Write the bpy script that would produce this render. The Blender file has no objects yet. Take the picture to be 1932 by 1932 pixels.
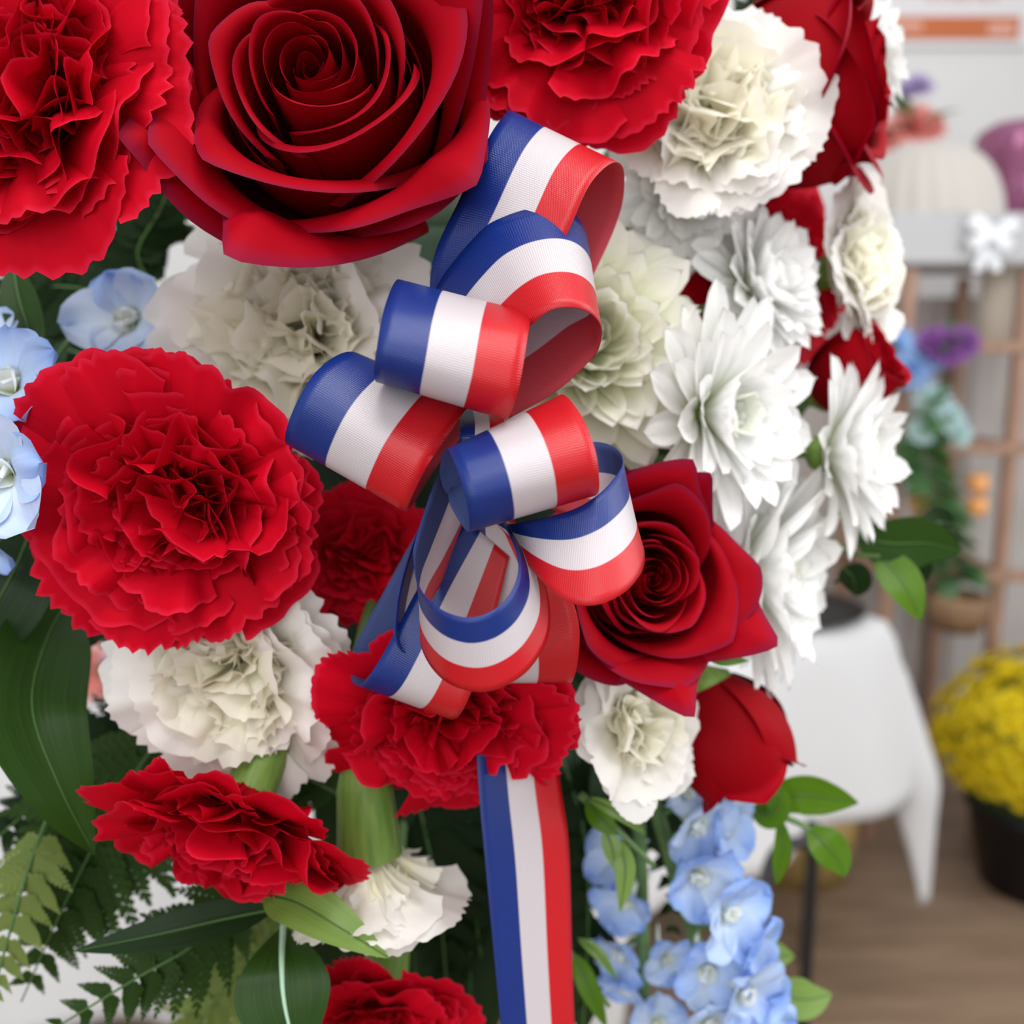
import bpy, math
import numpy as np
from mathutils import Matrix, Vector

# ------------------------------------------------------------------ camera, world, lights, exposure
scene = bpy.context.scene
COL = scene.collection
F_PX = 1779.0                      # focal length in pixels of the 1932 px frame
PITCH = math.radians(10.4)
CAM = np.array([0.0, 0.0, 1.30])
FWD = np.array([0.0, math.cos(PITCH), -math.sin(PITCH)])
RGT = np.array([1.0, 0.0, 0.0])
UPV = np.array([0.0, math.sin(PITCH), math.cos(PITCH)])

cam_data = bpy.data.cameras.new('camera')
cam = bpy.data.objects.new('camera', cam_data)
COL.objects.link(cam)
cam_data.sensor_width = 36.0
cam_data.lens = 36.0 * F_PX / 1932.0
cam_data.clip_start = 0.01
cam_data.dof.use_dof = True
cam_data.dof.focus_distance = 0.236
cam_data.dof.aperture_fstop = 8.2
cam.location = CAM
cam.rotation_euler = (math.pi / 2 - PITCH, 0, 0)
scene.camera = cam

world = bpy.data.worlds.new('world')
scene.world = world
world.use_nodes = True
wbg = world.node_tree.nodes['Background']
wbg.inputs[0].default_value = (0.95, 0.97, 1.0, 1)
wbg.inputs[1].default_value = 0.66

def area_light(name, loc, target, size, power, color=(1, 1, 1)):
    l = bpy.data.lights.new(name, 'AREA')
    l.shape = 'RECTANGLE'; l.size, l.size_y = size
    l.energy = power; l.color = color
    o = bpy.data.objects.new(name, l); COL.objects.link(o)
    o.location = loc
    o.rotation_euler = (Vector(target) - Vector(loc)).to_track_quat('-Z', 'Y').to_euler()
    return o

area_light('ceiling_daylight', (0.25, -0.35, 2.75), (0.0, 0.3, 1.25), (1.1, 0.9), 22, (1.0, 0.99, 0.97))
area_light('window_daylight', (2.0, 0.5, 2.0), (0.05, 0.35, 1.2), (1.4, 1.6), 29, (0.97, 0.99, 1.0))
area_light('front_fill', (-0.5, -1.7, 1.9), (0.0, 0.3, 1.2), (2.0, 1.6), 25, (1.0, 0.985, 0.97))  # soft fill added behind the camera to lift the shaded flowers
area_light('room_daylight', (1.0, 1.2, 3.3), (1.1, 2.2, 0.6), (2.2, 1.6), 6, (1.0, 0.99, 0.97))

vs = scene.view_settings
vs.view_transform = 'Standard'
vs.look = 'None'
vs.gamma = 1.0
vs.use_curve_mapping = False
vs.exposure = 0.13

# ------------------------------------------------------------------ helpers
def at(px, py, d):
    """point seen at pixel (px, py) standing d metres in front of the lens"""
    return CAM + FWD * d + RGT * ((px - 966) / F_PX * d) - UPV * ((py - 966) / F_PX * d)

def floor_at(px, py, z=0.0):
    r = FWD + RGT * ((px - 966) / F_PX) - UPV * ((py - 966) / F_PX)
    return CAM + r * ((z - CAM[2]) / r[2])

def cvec(r, u, t):
    v = RGT * r + UPV * u - FWD * t
    return v / np.linalg.norm(v)

def unit(v):
    v = np.asarray(v, float)
    return v / (np.linalg.norm(v) + 1e-12)

def smooth(x):
    x = np.clip(x, 0, 1)
    return x * x * (3 - 2 * x)

def make_mesh(name, verts, faces, uvs=None, smooth_shade=True):
    me = bpy.data.meshes.new(name)
    me.from_pydata(np.asarray(verts, float).tolist(), [], faces if isinstance(faces, list) else faces.tolist())
    if uvs is not None:
        lay = me.uv_layers.new(name='UVMap')
        vi = np.empty(len(me.loops), dtype=np.int32)
        me.loops.foreach_get('vertex_index', vi)
        lay.data.foreach_set('uv', np.asarray(uvs, np.float32)[vi].ravel())
    if smooth_shade:
        me.polygons.foreach_set('use_smooth', [True] * len(me.polygons))
    return me

_grid_cache = {}
def grid_faces(nv, nu, wrap=False):
    k = (nv, nu, wrap)
    if k not in _grid_cache:
        f = []
        for j in range(nv - 1):
            for i in range(nu if wrap else nu - 1):
                i2 = (i + 1) % nu
                f.append([j * nu + i, j * nu + i2, (j + 1) * nu + i2, (j + 1) * nu + i])
        _grid_cache[k] = f
    return _grid_cache[k]

def grid_mesh(name, V, UV=None, wrap=False):
    nv, nu = V.shape[:2]
    return make_mesh(name, V.reshape(-1, 3), grid_faces(nv, nu, wrap), None if UV is None else UV.reshape(-1, 2))

def link(name, me, mat=None, parent=None, mw=None):
    o = bpy.data.objects.new(name, me)
    COL.objects.link(o)
    if mat is not None and me is not None and len(me.materials) == 0:
        for m in (mat if isinstance(mat, (list, tuple)) else [mat]):
            me.materials.append(m)
    if parent is not None:
        o.parent = parent
    if mw is not None:
        o.matrix_local = mw
    return o

def tag(o, label=None, cat=None, group=None, kind=None):
    if label: o['label'] = label
    if cat: o['category'] = cat
    if group: o['group'] = group
    if kind: o['kind'] = kind
    return o

def frame(loc, n, roll=0.0):
    """4x4 matrix whose z axis is n"""
    n = unit(n)
    ref = UPV if abs(np.dot(n, UPV)) < 0.93 else FWD
    x = unit(np.cross(ref, n)); y = np.cross(n, x)
    c, s = math.cos(roll), math.sin(roll)
    x2 = x * c + y * s; y2 = -x * s + y * c
    M = np.eye(4); M[:3, 0] = x2; M[:3, 1] = y2; M[:3, 2] = n; M[:3, 3] = loc
    return M

def thing(name, M, label, cat, group=None):
    o = bpy.data.objects.new(name, None)
    o.empty_display_size = 0.005
    COL.objects.link(o)
    o.matrix_world = Matrix(M.tolist())
    return tag(o, label, cat, group)

def spline(pts, n):
    """Catmull-Rom through the points, n samples"""
    P = np.asarray(pts, float)
    P = np.vstack([2 * P[0] - P[1], P, 2 * P[-1] - P[-2]])
    m = len(P) - 3
    out = []
    for t in np.linspace(0, m, n):
        i = min(int(t), m - 1); f = t - i
        p0, p1, p2, p3 = P[i], P[i + 1], P[i + 2], P[i + 3]
        out.append(0.5 * ((2 * p1) + (-p0 + p2) * f + (2 * p0 - 5 * p1 + 4 * p2 - p3) * f ** 2 + (-p0 + 3 * p1 - 3 * p2 + p3) * f ** 3))
    return np.array(out)

def tube_mesh(name, pts, radii, sides=8, caps=True):
    P = np.asarray(pts, float); n = len(P)
    radii = np.broadcast_to(np.asarray(radii, float), (n,))
    T = np.gradient(P, axis=0)
    V = np.zeros((n, sides, 3))
    ref = np.array([0.31, 0.53, 0.79])
    x = unit(np.cross(T[0], ref))
    for i in range(n):
        t = unit(T[i]); x = unit(x - t * np.dot(x, t)); y = np.cross(t, x)
        a = np.arange(sides) * 2 * math.pi / sides
        V[i] = P[i] + radii[i] * (np.cos(a)[:, None] * x + np.sin(a)[:, None] * y)
    faces = [f for f in grid_faces(n, sides, True)]
    if caps:
        faces = faces + [list(range(sides))[::-1], [(n - 1) * sides + k for k in range(sides)]]
    return make_mesh(name, V.reshape(-1, 3), faces)

def lathe_mesh(name, prof, seg=32):
    prof = np.asarray(prof, float)
    a = np.arange(seg) * 2 * math.pi / seg
    V = np.zeros((len(prof), seg, 3))
    V[:, :, 0] = prof[:, 0:1] * np.cos(a); V[:, :, 1] = prof[:, 0:1] * np.sin(a); V[:, :, 2] = prof[:, 1:2]
    return make_mesh(name, V.reshape(-1, 3), grid_faces(len(prof), seg, True))

def box_mesh(name, size, bevel=0.0):
    sx, sy, sz = [s / 2 for s in size]
    v = [(-sx, -sy, -sz), (sx, -sy, -sz), (sx, sy, -sz), (-sx, sy, -sz), (-sx, -sy, sz), (sx, -sy, sz), (sx, sy, sz), (-sx, sy, sz)]
    f = [[3, 2, 1, 0], [4, 5, 6, 7], [0, 1, 5, 4], [1, 2, 6, 5], [2, 3, 7, 6], [3, 0, 4, 7]]
    me = make_mesh(name, v, f, smooth_shade=False)
    if bevel:
        import bmesh
        bm = bmesh.new(); bm.from_mesh(me)
        bmesh.ops.bevel(bm, geom=bm.edges[:], offset=bevel, segments=2, affect='EDGES')
        bm.to_mesh(me); bm.free()
    return me

def T4(x, y, z, rz=0.0, s=1.0):
    return Matrix.Translation((x, y, z)) @ Matrix.Rotation(rz, 4, 'Z') @ Matrix.Scale(s, 4)

# ------------------------------------------------------------------ materials
def new_mat(name):
    m = bpy.data.materials.new(name); m.use_nodes = True
    nt = m.node_tree
    return m, nt, nt.nodes, nt.links, nt.nodes['Principled BSDF']

def petal_mat(name, stops, rough=0.55, transl=0.22, sheen=0.0, sheen_tint=(1, 1, 1), var=0.12, vein=0.25, spec=0.25, veins_u=26.0):
    """stops: colour from petal base (v = 0) to rim (v = 1)"""
    m, nt, N, L, B = new_mat(name)
    uv = N.new('ShaderNodeUVMap'); uv.uv_map = 'UVMap'
    sep = N.new('ShaderNodeSeparateXYZ'); L.new(uv.outputs[0], sep.inputs[0])
    ramp = N.new('ShaderNodeValToRGB')
    el = ramp.color_ramp.elements
    while len(el) < len(stops): el.new(0.5)
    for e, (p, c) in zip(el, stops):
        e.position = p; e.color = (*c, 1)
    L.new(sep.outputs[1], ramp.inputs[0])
    mp = N.new('ShaderNodeMapping'); mp.inputs['Scale'].default_value = (veins_u, 2.2, 1)
    L.new(uv.outputs[0], mp.inputs[0])
    oi = N.new('ShaderNodeObjectInfo')
    addv = N.new('ShaderNodeVectorMath'); addv.operation = 'ADD'
    L.new(mp.outputs[0], addv.inputs[0])
    sc = N.new('ShaderNodeMath'); sc.operation = 'MULTIPLY'; sc.inputs[1].default_value = 37.0
    L.new(oi.outputs['Random'], sc.inputs[0]); L.new(sc.outputs[0], addv.inputs[1])
    nz = N.new('ShaderNodeTexNoise'); nz.inputs['Scale'].default_value = 1.0; nz.inputs['Detail'].default_value = 3
    L.new(addv.outputs[0], nz.inputs['Vector'])
    hsv = N.new('ShaderNodeHueSaturation')
    mr = N.new('ShaderNodeMapRange'); mr.inputs[3].default_value = 1 - var; mr.inputs[4].default_value = 1 + var
    L.new(nz.outputs[0], mr.inputs[0])
    mr2 = N.new('ShaderNodeMapRange'); mr2.inputs[3].default_value = 1 - var * .6; mr2.inputs[4].default_value = 1 + var * .6
    L.new(oi.outputs['Random'], mr2.inputs[0])
    mul = N.new('ShaderNodeMath'); mul.operation = 'MULTIPLY'
    L.new(mr.outputs[0], mul.inputs[0]); L.new(mr2.outputs[0], mul.inputs[1])
    L.new(mul.outputs[0], hsv.inputs['Value']); L.new(ramp.outputs[0], hsv.inputs['Color'])
    L.new(hsv.outputs[0], B.inputs['Base Color'])
    B.inputs['Roughness'].default_value = rough
    B.inputs['Specular IOR Level'].default_value = spec
    if sheen:
        B.inputs['Sheen Weight'].default_value = sheen
        B.inputs['Sheen Roughness'].default_value = 0.35
        B.inputs['Sheen Tint'].default_value = (*sheen_tint, 1)
    bp = N.new('ShaderNodeBump'); bp.inputs['Strength'].default_value = vein; bp.inputs['Distance'].default_value = 0.0006
    L.new(nz.outputs[0], bp.inputs['Height']); L.new(bp.outputs[0], B.inputs['Normal'])
    tr = N.new('ShaderNodeBsdfTranslucent'); L.new(hsv.outputs[0], tr.inputs[0]); L.new(bp.outputs[0], tr.inputs['Normal'])
    mx = N.new('ShaderNodeMixShader'); mx.inputs[0].default_value = transl
    L.new(B.outputs[0], mx.inputs[1]); L.new(tr.outputs[0], mx.inputs[2])
    L.new(mx.outputs[0], N['Material Output'].inputs[0])
    return m

def plain_mat(name, col, rough=0.6, spec=0.4, metal=0.0, noise=0.0, nscale=20.0, col2=None, bump=0.0, stretch=(1, 1, 1), sheen=0.0, emit=None, coat=0.0, trans=0.0):
    m, nt, N, L, B = new_mat(name)
    B.inputs['Base Color'].default_value = (*col, 1)
    B.inputs['Roughness'].default_value = rough
    B.inputs['Specular IOR Level'].default_value = spec
    B.inputs['Metallic'].default_value = metal
    B.inputs['Sheen Weight'].default_value = sheen
    B.inputs['Coat Weight'].default_value = coat
    B.inputs['Transmission Weight'].default_value = trans
    if emit:
        B.inputs['Emission Color'].default_value = (*emit[0], 1); B.inputs['Emission Strength'].default_value = emit[1]
    if noise or bump:
        tc = N.new('ShaderNodeTexCoord')
        mp = N.new('ShaderNodeMapping'); mp.inputs['Scale'].default_value = stretch
        L.new(tc.outputs['Object'], mp.inputs[0])
        nz = N.new('ShaderNodeTexNoise'); nz.inputs['Scale'].default_value = nscale; nz.inputs['Detail'].default_value = 4
        L.new(mp.outputs[0], nz.inputs['Vector'])
        c2 = col2 if col2 else tuple(min(1, c * (1 + noise)) for c in col)
        c1 = col if col2 else tuple(c * (1 - noise) for c in col)
        rp = N.new('ShaderNodeValToRGB')
        rp.color_ramp.elements[0].position = 0.3; rp.color_ramp.elements[0].color = (*c1, 1)
        rp.color_ramp.elements[1].position = 0.7; rp.color_ramp.elements[1].color = (*c2, 1)
        L.new(nz.outputs[0], rp.inputs[0]); L.new(rp.outputs[0], B.inputs['Base Color'])
        if bump:
            bp = N.new('ShaderNodeBump'); bp.inputs['Strength'].default_value = bump; bp.inputs['Distance'].default_value = 0.002
            L.new(nz.outputs[0], bp.inputs['Height']); L.new(bp.outputs[0], B.inputs['Normal'])
    return m

def leaf_mat(name, c1, c2, rough=0.38, transl=0.25, rib=(0, 0, 0), spec=0.45):
    """blade colour with parallel veins; uv.x across the blade, uv.y along it"""
    m, nt, N, L, B = new_mat(name)
    uv = N.new('ShaderNodeUVMap'); uv.uv_map = 'UVMap'
    mp = N.new('ShaderNodeMapping'); mp.inputs['Scale'].default_value = (34, 1.2, 1)
    L.new(uv.outputs[0], mp.inputs[0])
    nz = N.new('ShaderNodeTexNoise'); nz.inputs['Scale'].default_value = 1.0; nz.inputs['Detail'].default_value = 3
    L.new(mp.outputs[0], nz.inputs['Vector'])
    rp = N.new('ShaderNodeValToRGB')
    rp.color_ramp.elements[0].position = 0.3; rp.color_ramp.elements[0].color = (*c1, 1)
    rp.color_ramp.elements[1].position = 0.72; rp.color_ramp.elements[1].color = (*c2, 1)
    L.new(nz.outputs[0], rp.inputs[0])
    L.new(rp.outputs[0], B.inputs['Base Color'])
    B.inputs['Roughness'].default_value = rough
    B.inputs['Specular IOR Level'].default_value = spec
    bp = N.new('ShaderNodeBump'); bp.inputs['Strength'].default_value = 0.15; bp.inputs['Distance'].default_value = 0.0005
    L.new(nz.outputs[0], bp.inputs['Height']); L.new(bp.outputs[0], B.inputs['Normal'])
    tr = N.new('ShaderNodeBsdfTranslucent'); tr.inputs[0].default_value = (c2[0] * 1.4, c2[1] * 1.4, c2[2] * .5, 1)
    mx = N.new('ShaderNodeMixShader'); mx.inputs[0].default_value = transl
    L.new(B.outputs[0], mx.inputs[1]); L.new(tr.outputs[0], mx.inputs[2])
    L.new(mx.outputs[0], N['Material Output'].inputs[0])
    return m

def ribbon_mat(name, blue, white, red, rough, aniso, weave, spec):
    """uv.y runs across the ribbon (0 blue edge, 1 red edge), uv.x along it in millimetres"""
    m, nt, N, L, B = new_mat(name)
    uv = N.new('ShaderNodeUVMap'); uv.uv_map = 'UVMap'
    sep = N.new('ShaderNodeSeparateXYZ'); L.new(uv.outputs[0], sep.inputs[0])
    rp = N.new('ShaderNodeValToRGB'); rp.color_ramp.interpolation = 'LINEAR'
    el = rp.color_ramp.elements
    for _ in range(2): el.new(0.5)
    for e, (p, c) in zip(el, [(0.333, blue), (0.341, white), (0.664, white), (0.672, red)]):
        e.position = p; e.color = (*c, 1)
    L.new(sep.outputs[1], rp.inputs[0])
    # ribs: fine threads across the ribbon
    w = N.new('ShaderNodeMath'); w.operation = 'MULTIPLY'; w.inputs[1].default_value = 2 * math.pi / 0.55
    L.new(sep.outputs[0], w.inputs[0])
    sn = N.new('ShaderNodeMath'); sn.operation = 'SINE'; L.new(w.outputs[0], sn.inputs[0])
    w2 = N.new('ShaderNodeMath'); w2.operation = 'MULTIPLY'; w2.inputs[1].default_value = 2 * math.pi * 62
    L.new(sep.outputs[1], w2.inputs[0])
    ph = N.new('ShaderNodeMath'); ph.operation = 'MULTIPLY_ADD'; ph.inputs[1].default_value = 0.5
    L.new(w.outputs[0], ph.inputs[0]); L.new(w2.outputs[0], ph.inputs[2])
    sn2 = N.new('ShaderNodeMath'); sn2.operation = 'SINE'; L.new(ph.outputs[0], sn2.inputs[0])
    mulw = N.new('ShaderNodeMath'); mulw.operation = 'MULTIPLY_ADD'; mulw.inputs[1].default_value = 0.5
    L.new(sn2.outputs[0], mulw.inputs[0]); L.new(sn.outputs[0], mulw.inputs[2])
    mr = N.new('ShaderNodeMapRange'); mr.inputs[1].default_value = -1.5; mr.inputs[2].default_value = 1.5
    mr.inputs[3].default_value = 1 - weave; mr.inputs[4].default_value = 1 + weave * .4
    L.new(mulw.outputs[0], mr.inputs[0])
    hsv = N.new('ShaderNodeHueSaturation'); L.new(rp.outputs[0], hsv.inputs['Color']); L.new(mr.outputs[0], hsv.inputs['Value'])
    L.new(hsv.outputs[0], B.inputs['Base Color'])
    bp = N.new('ShaderNodeBump'); bp.inputs['Strength'].default_value = 0.22; bp.inputs['Distance'].default_value = 0.0001
    L.new(mulw.outputs[0], bp.inputs['Height']); L.new(bp.outputs[0], B.inputs['Normal'])
    B.inputs['Roughness'].default_value = rough
    B.inputs['Specular IOR Level'].default_value = spec
    B.inputs['Anisotropic'].default_value = aniso
    tg = N.new('ShaderNodeTangent'); tg.direction_type = 'UV_MAP'; tg.uv_map = 'UVMap'
    L.new(tg.outputs[0], B.inputs['Tangent'])
    tr = N.new('ShaderNodeBsdfTranslucent'); L.new(hsv.outputs[0], tr.inputs[0])
    mx = N.new('ShaderNodeMixShader'); mx.inputs[0].default_value = 0.28
    L.new(B.outputs[0], mx.inputs[1]); L.new(tr.outputs[0], mx.inputs[2])
    L.new(mx.outputs[0], N['Material Output'].inputs[0])
    return m

MT = {}
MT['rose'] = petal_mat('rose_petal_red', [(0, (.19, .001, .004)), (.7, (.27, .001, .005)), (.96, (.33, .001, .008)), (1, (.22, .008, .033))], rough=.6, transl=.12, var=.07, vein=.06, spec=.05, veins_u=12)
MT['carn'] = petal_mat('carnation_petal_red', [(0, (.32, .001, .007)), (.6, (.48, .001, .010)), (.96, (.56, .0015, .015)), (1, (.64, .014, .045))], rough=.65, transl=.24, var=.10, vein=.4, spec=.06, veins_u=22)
MT['wcarn'] = petal_mat('carnation_petal_white', [(0, (.86, .84, .56)), (.45, (.93, .91, .78)), (.85, (.94, .92, .88)), (1, (.95, .925, .90))], rough=.6, transl=.42, var=.04, vein=.22, spec=.16, veins_u=22)
MT['wcarn_in'] = petal_mat('carnation_petal_cream', [(0, (.88, .86, .58)), (.6, (.94, .915, .75)), (1, (.95, .93, .84))], rough=.6, transl=.42, var=.04, vein=.22, spec=.16, veins_u=22)
MT['mum'] = petal_mat('mum_petal_white', [(0, (.66, .76, .34)), (.20, (.90, .92, .80)), (.5, (.94, .94, .925)), (1, (.94, .93, .92))], rough=.5, transl=.36, var=.06, vein=.7, spec=.22, veins_u=7)
MT['mum_in'] = petal_mat('mum_petal_white_green', [(0, (.62, .74, .30)), (.4, (.88, .91, .76)), (1, (.93, .935, .90))], rough=.5, transl=.26, var=.03, vein=.3, spec=.22, veins_u=7)
MT['gmum'] = petal_mat('mum_petal_lime', [(0, (.58, .70, .22)), (.35, (.80, .83, .52)), (.75, (.92, .92, .80)), (1, (.93, .91, .86))], rough=.45, transl=.36, var=.04, vein=.3, spec=.28, veins_u=7)
MT['gmum_in'] = petal_mat('mum_petal_deep_lime', [(0, (.48, .64, .12)), (.5, (.72, .80, .36)), (1, (.86, .88, .64))], rough=.42, transl=.26, var=.04, vein=.3, spec=.32, veins_u=7)
MT['delph'] = petal_mat('delphinium_sepal_blue', [(0, (.72, .80, .72)), (.3, (.60, .72, .92)), (.75, (.40, .56, .91)), (1, (.28, .44, .86))], rough=.55, transl=.30, var=.14, vein=.25, spec=.2, veins_u=9)
MT['delph_pale'] = petal_mat('delphinium_sepal_pale', [(0, (.80, .84, .72)), (.4, (.66, .77, .90)), (1, (.48, .62, .90))], rough=.55, transl=.30, var=.12, vein=.25, spec=.2, veins_u=9)
MT['delph_bee'] = petal_mat('delphinium_centre', [(0, (.80, .82, .55)), (1, (.84, .88, .90))], rough=.55, transl=.3, var=.05, vein=.2)
MT['calyx'] = plain_mat('calyx_green', (.10, .20, .03), rough=.5, spec=.35, noise=.3, nscale=60, col2=(.19, .30, .06), stretch=(8, 8, 1))
MT['stem'] = plain_mat('stem_green', (.09, .17, .05), rough=.5, noise=.25, nscale=80)
MT['leaf'] = leaf_mat('leaf_mid_green', (.014, .044, .006), (.029, .074, .011), spec=.22)
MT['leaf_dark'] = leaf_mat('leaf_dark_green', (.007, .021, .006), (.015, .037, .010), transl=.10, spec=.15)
MT['leaf_lime'] = leaf_mat('leaf_bright_green', (.05, .13, .003), (.10, .21, .010), transl=.3, spec=.25)
MT['leaf_soft'] = leaf_mat('leaf_soft_green', (.13, .24, .05), (.22, .34, .08), transl=.3)
MT['fern'] = leaf_mat('fern_green', (.016, .042, .006), (.034, .074, .012), rough=.55, transl=.25, spec=.15)
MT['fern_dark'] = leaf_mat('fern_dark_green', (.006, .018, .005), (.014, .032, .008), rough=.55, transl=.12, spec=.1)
MT['fern_pale'] = leaf_mat('fern_pale_green', (.12, .17, .04), (.20, .26, .07), rough=.55, transl=.3, spec=.2)
MT['rib'] = plain_mat('midrib_green', (.05, .12, .025), rough=.45)
MT['rib_pale'] = plain_mat('midrib_pale', (.38, .58, .42), rough=.45)
MT['foam'] = plain_mat('foam_dark_green', (.012, .03, .014), rough=.9, noise=.3, nscale=90, bump=.4)
MT['rib_front'] = ribbon_mat('ribbon_satin_face', (.008, .034, .24), (.72, .655, .68), (.66, .010, .018), rough=.25, aniso=.7, weave=.24, spec=.50)
MT['rib_back'] = ribbon_mat('ribbon_reverse', (.075, .11, .30), (.76, .68, .74), (.70, .09, .12), rough=.6, aniso=0.0, weave=.25, spec=.15)

# ------------------------------------------------------------------ the setting
def quad(name, pts, mat, kind='structure'):
    o = link(name, make_mesh(name, pts, [[0, 1, 2, 3]], smooth_shade=False), mat)
    return tag(o, kind=kind)

def floor_mat():
    m, nt, N, L, B = new_mat('floor_brown_wood')
    tc = N.new('ShaderNodeTexCoord')
    mp = N.new('ShaderNodeMapping'); mp.inputs['Rotation'].default_value = (0, 0, math.radians(-22)); mp.inputs['Scale'].default_value = (1.0, 7.0, 1)
    L.new(tc.outputs['Object'], mp.inputs[0])
    nz = N.new('ShaderNodeTexNoise'); nz.inputs['Scale'].default_value = 2.4; nz.inputs['Detail'].default_value = 5
    L.new(mp.outputs[0], nz.inputs['Vector'])
    rp = N.new('ShaderNodeValToRGB')
    rp.color_ramp.elements[0].position = .3; rp.color_ramp.elements[0].color = (.17, .11, .07, 1)
    rp.color_ramp.elements[1].position = .7; rp.color_ramp.elements[1].color = (.32, .215, .145, 1)
    L.new(nz.outputs[0], rp.inputs[0]); L.new(rp.outputs[0], B.inputs['Base Color'])
    B.inputs['Roughness'].default_value = .45
    return m

MT['floor'] = floor_mat()
MT['wall'] = plain_mat('wall_white_paint', (.80, .79, .775), rough=.85, noise=.03, nscale=3, bump=.05)
WALL_Y = 3.1
floor = quad('floor', [(-4, -1.5, 0), (4.5, -1.5, 0), (4.5, WALL_Y, 0), (-4, WALL_Y, 0)], MT['floor'])
wall = quad('wall_back', [(-4, WALL_Y, 0), (4.5, WALL_Y, 0), (4.5, WALL_Y, 3.6), (-4, WALL_Y, 3.6)], MT['wall'])

# ------------------------------------------------------------------ carnations
def profile_xy(L, phi0, phi1, r0, z0, power=1.0, n=80):
    s = np.linspace(0, 1.15, n)
    phi = phi0 + (phi1 - phi0) * smooth(np.clip(s, 0, 1)) ** power
    ds = s[1] * L
    r = r0 + np.concatenate([[0], np.cumsum(np.sin(phi[:-1])) * ds])
    z = z0 + np.concatenate([[0], np.cumsum(np.cos(phi[:-1])) * ds])
    return s * L, r, z, phi

def frilled_petal(rs, L, az, phi0, phi1, half, ruf, teeth, r0, z0, cup=0.0, nu=49, nv=11, k=(4, 9), base=(0, 0), twist=0.0, fold=0.0):
    u = np.linspace(-1, 1, nu)[None, :]; v = np.linspace(0, 1, nv)[:, None]
    p = rs.uniform(0, 6.28, 6)
    nt = rs.uniform(9, 15)
    saw = np.abs(((u * nt / 2 + .9 * np.sin(2.3 * u + p[0]) + p[1]) % 1.0) - 0.5) * 2
    deep = np.exp(-((u - rs.uniform(-.7, .7)) / .06) ** 2) * rs.uniform(0, .07)
    edge = 1 - .13 * np.abs(u) ** 3 + .045 * np.sin(2.7 * u + p[2]) + .02 * np.sin(7 * u + p[3]) - teeth * saw * (.6 + .4 * np.sin(5 * u + p[4])) - deep
    rho = L * v * (1 + (edge - 1) * v ** 3)
    al = half * u * (.45 + .55 * v ** .8)
    side = rho * np.sin(al); along = rho * np.cos(al)
    s, r, z, phi = profile_xy(L, phi0, phi1, r0, z0)
    rr = np.interp(along, s, r); zz = np.interp(along, s, z); ph = np.interp(along, s, phi)
    k1 = rs.uniform(*k); k2 = rs.uniform(k[1], k[1] * 1.6)
    disp = ruf * L * v ** 1.8 * (np.sin(k1 * u + p[4] + 1.2 * v) + .35 * np.sin(k2 * u + p[5])) + ruf * .16 * L * v ** 5 * np.sin(19 * u + p[0])
    disp = disp + cup * L * v * u ** 2 + fold * np.abs(side) + twist * side
    rr = rr - disp * np.cos(ph); zz = zz + disp * np.sin(ph)
    side = side + ruf * .3 * L * v ** 2 * np.sin(5 * u + p[3])
    ca, sa = math.cos(az), math.sin(az)
    V = np.stack([rr * ca - side * sa + base[0], rr * sa + side * ca + base[1], zz], -1)
    UV = np.stack([np.broadcast_to((u + 1) / 2, rho.shape), np.broadcast_to(v, rho.shape)], -1)
    return grid_mesh('petal', V, UV)

FOAM = at(820, 900, .44)

def add_stem(root, M, length, R, calyx=True, end=None, calyx_mat=None, r_cal=.175, bend=.03):
    """green calyx under the flower and a stem bending back into the foam"""
    Mi = np.linalg.inv(M)
    if calyx:
        zt = -.30 * R
        prof = [(r_cal * R * 1.10, zt + .12 * R), (r_cal * R * 1.06, zt - .05 * R), (r_cal * R, zt - .30 * R), (r_cal * R * .95, zt - .55 * R), (r_cal * R * .75, zt - .78 * R), (r_cal * R * .35, zt - .88 * R), (.001, zt - .89 * R)]
        link('calyx', lathe_mesh('calyx', prof, 16), calyx_mat or MT['calyx'], root)
        z0 = zt - .85 * R
    else:
        z0 = -.2 * R
    p0 = np.array([0, 0, z0]); p1 = np.array([0, 0, z0 - bend])
    e = (Mi @ np.append(FOAM if end is None else end, 1))[:3]
    pts = spline([p0, p1, (p1 + e) / 2 + np.array([0, 0, -.01]), e], 16)
    link('stem', tube_mesh('stem', pts, .0022, 7), MT['stem'], root)

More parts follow.
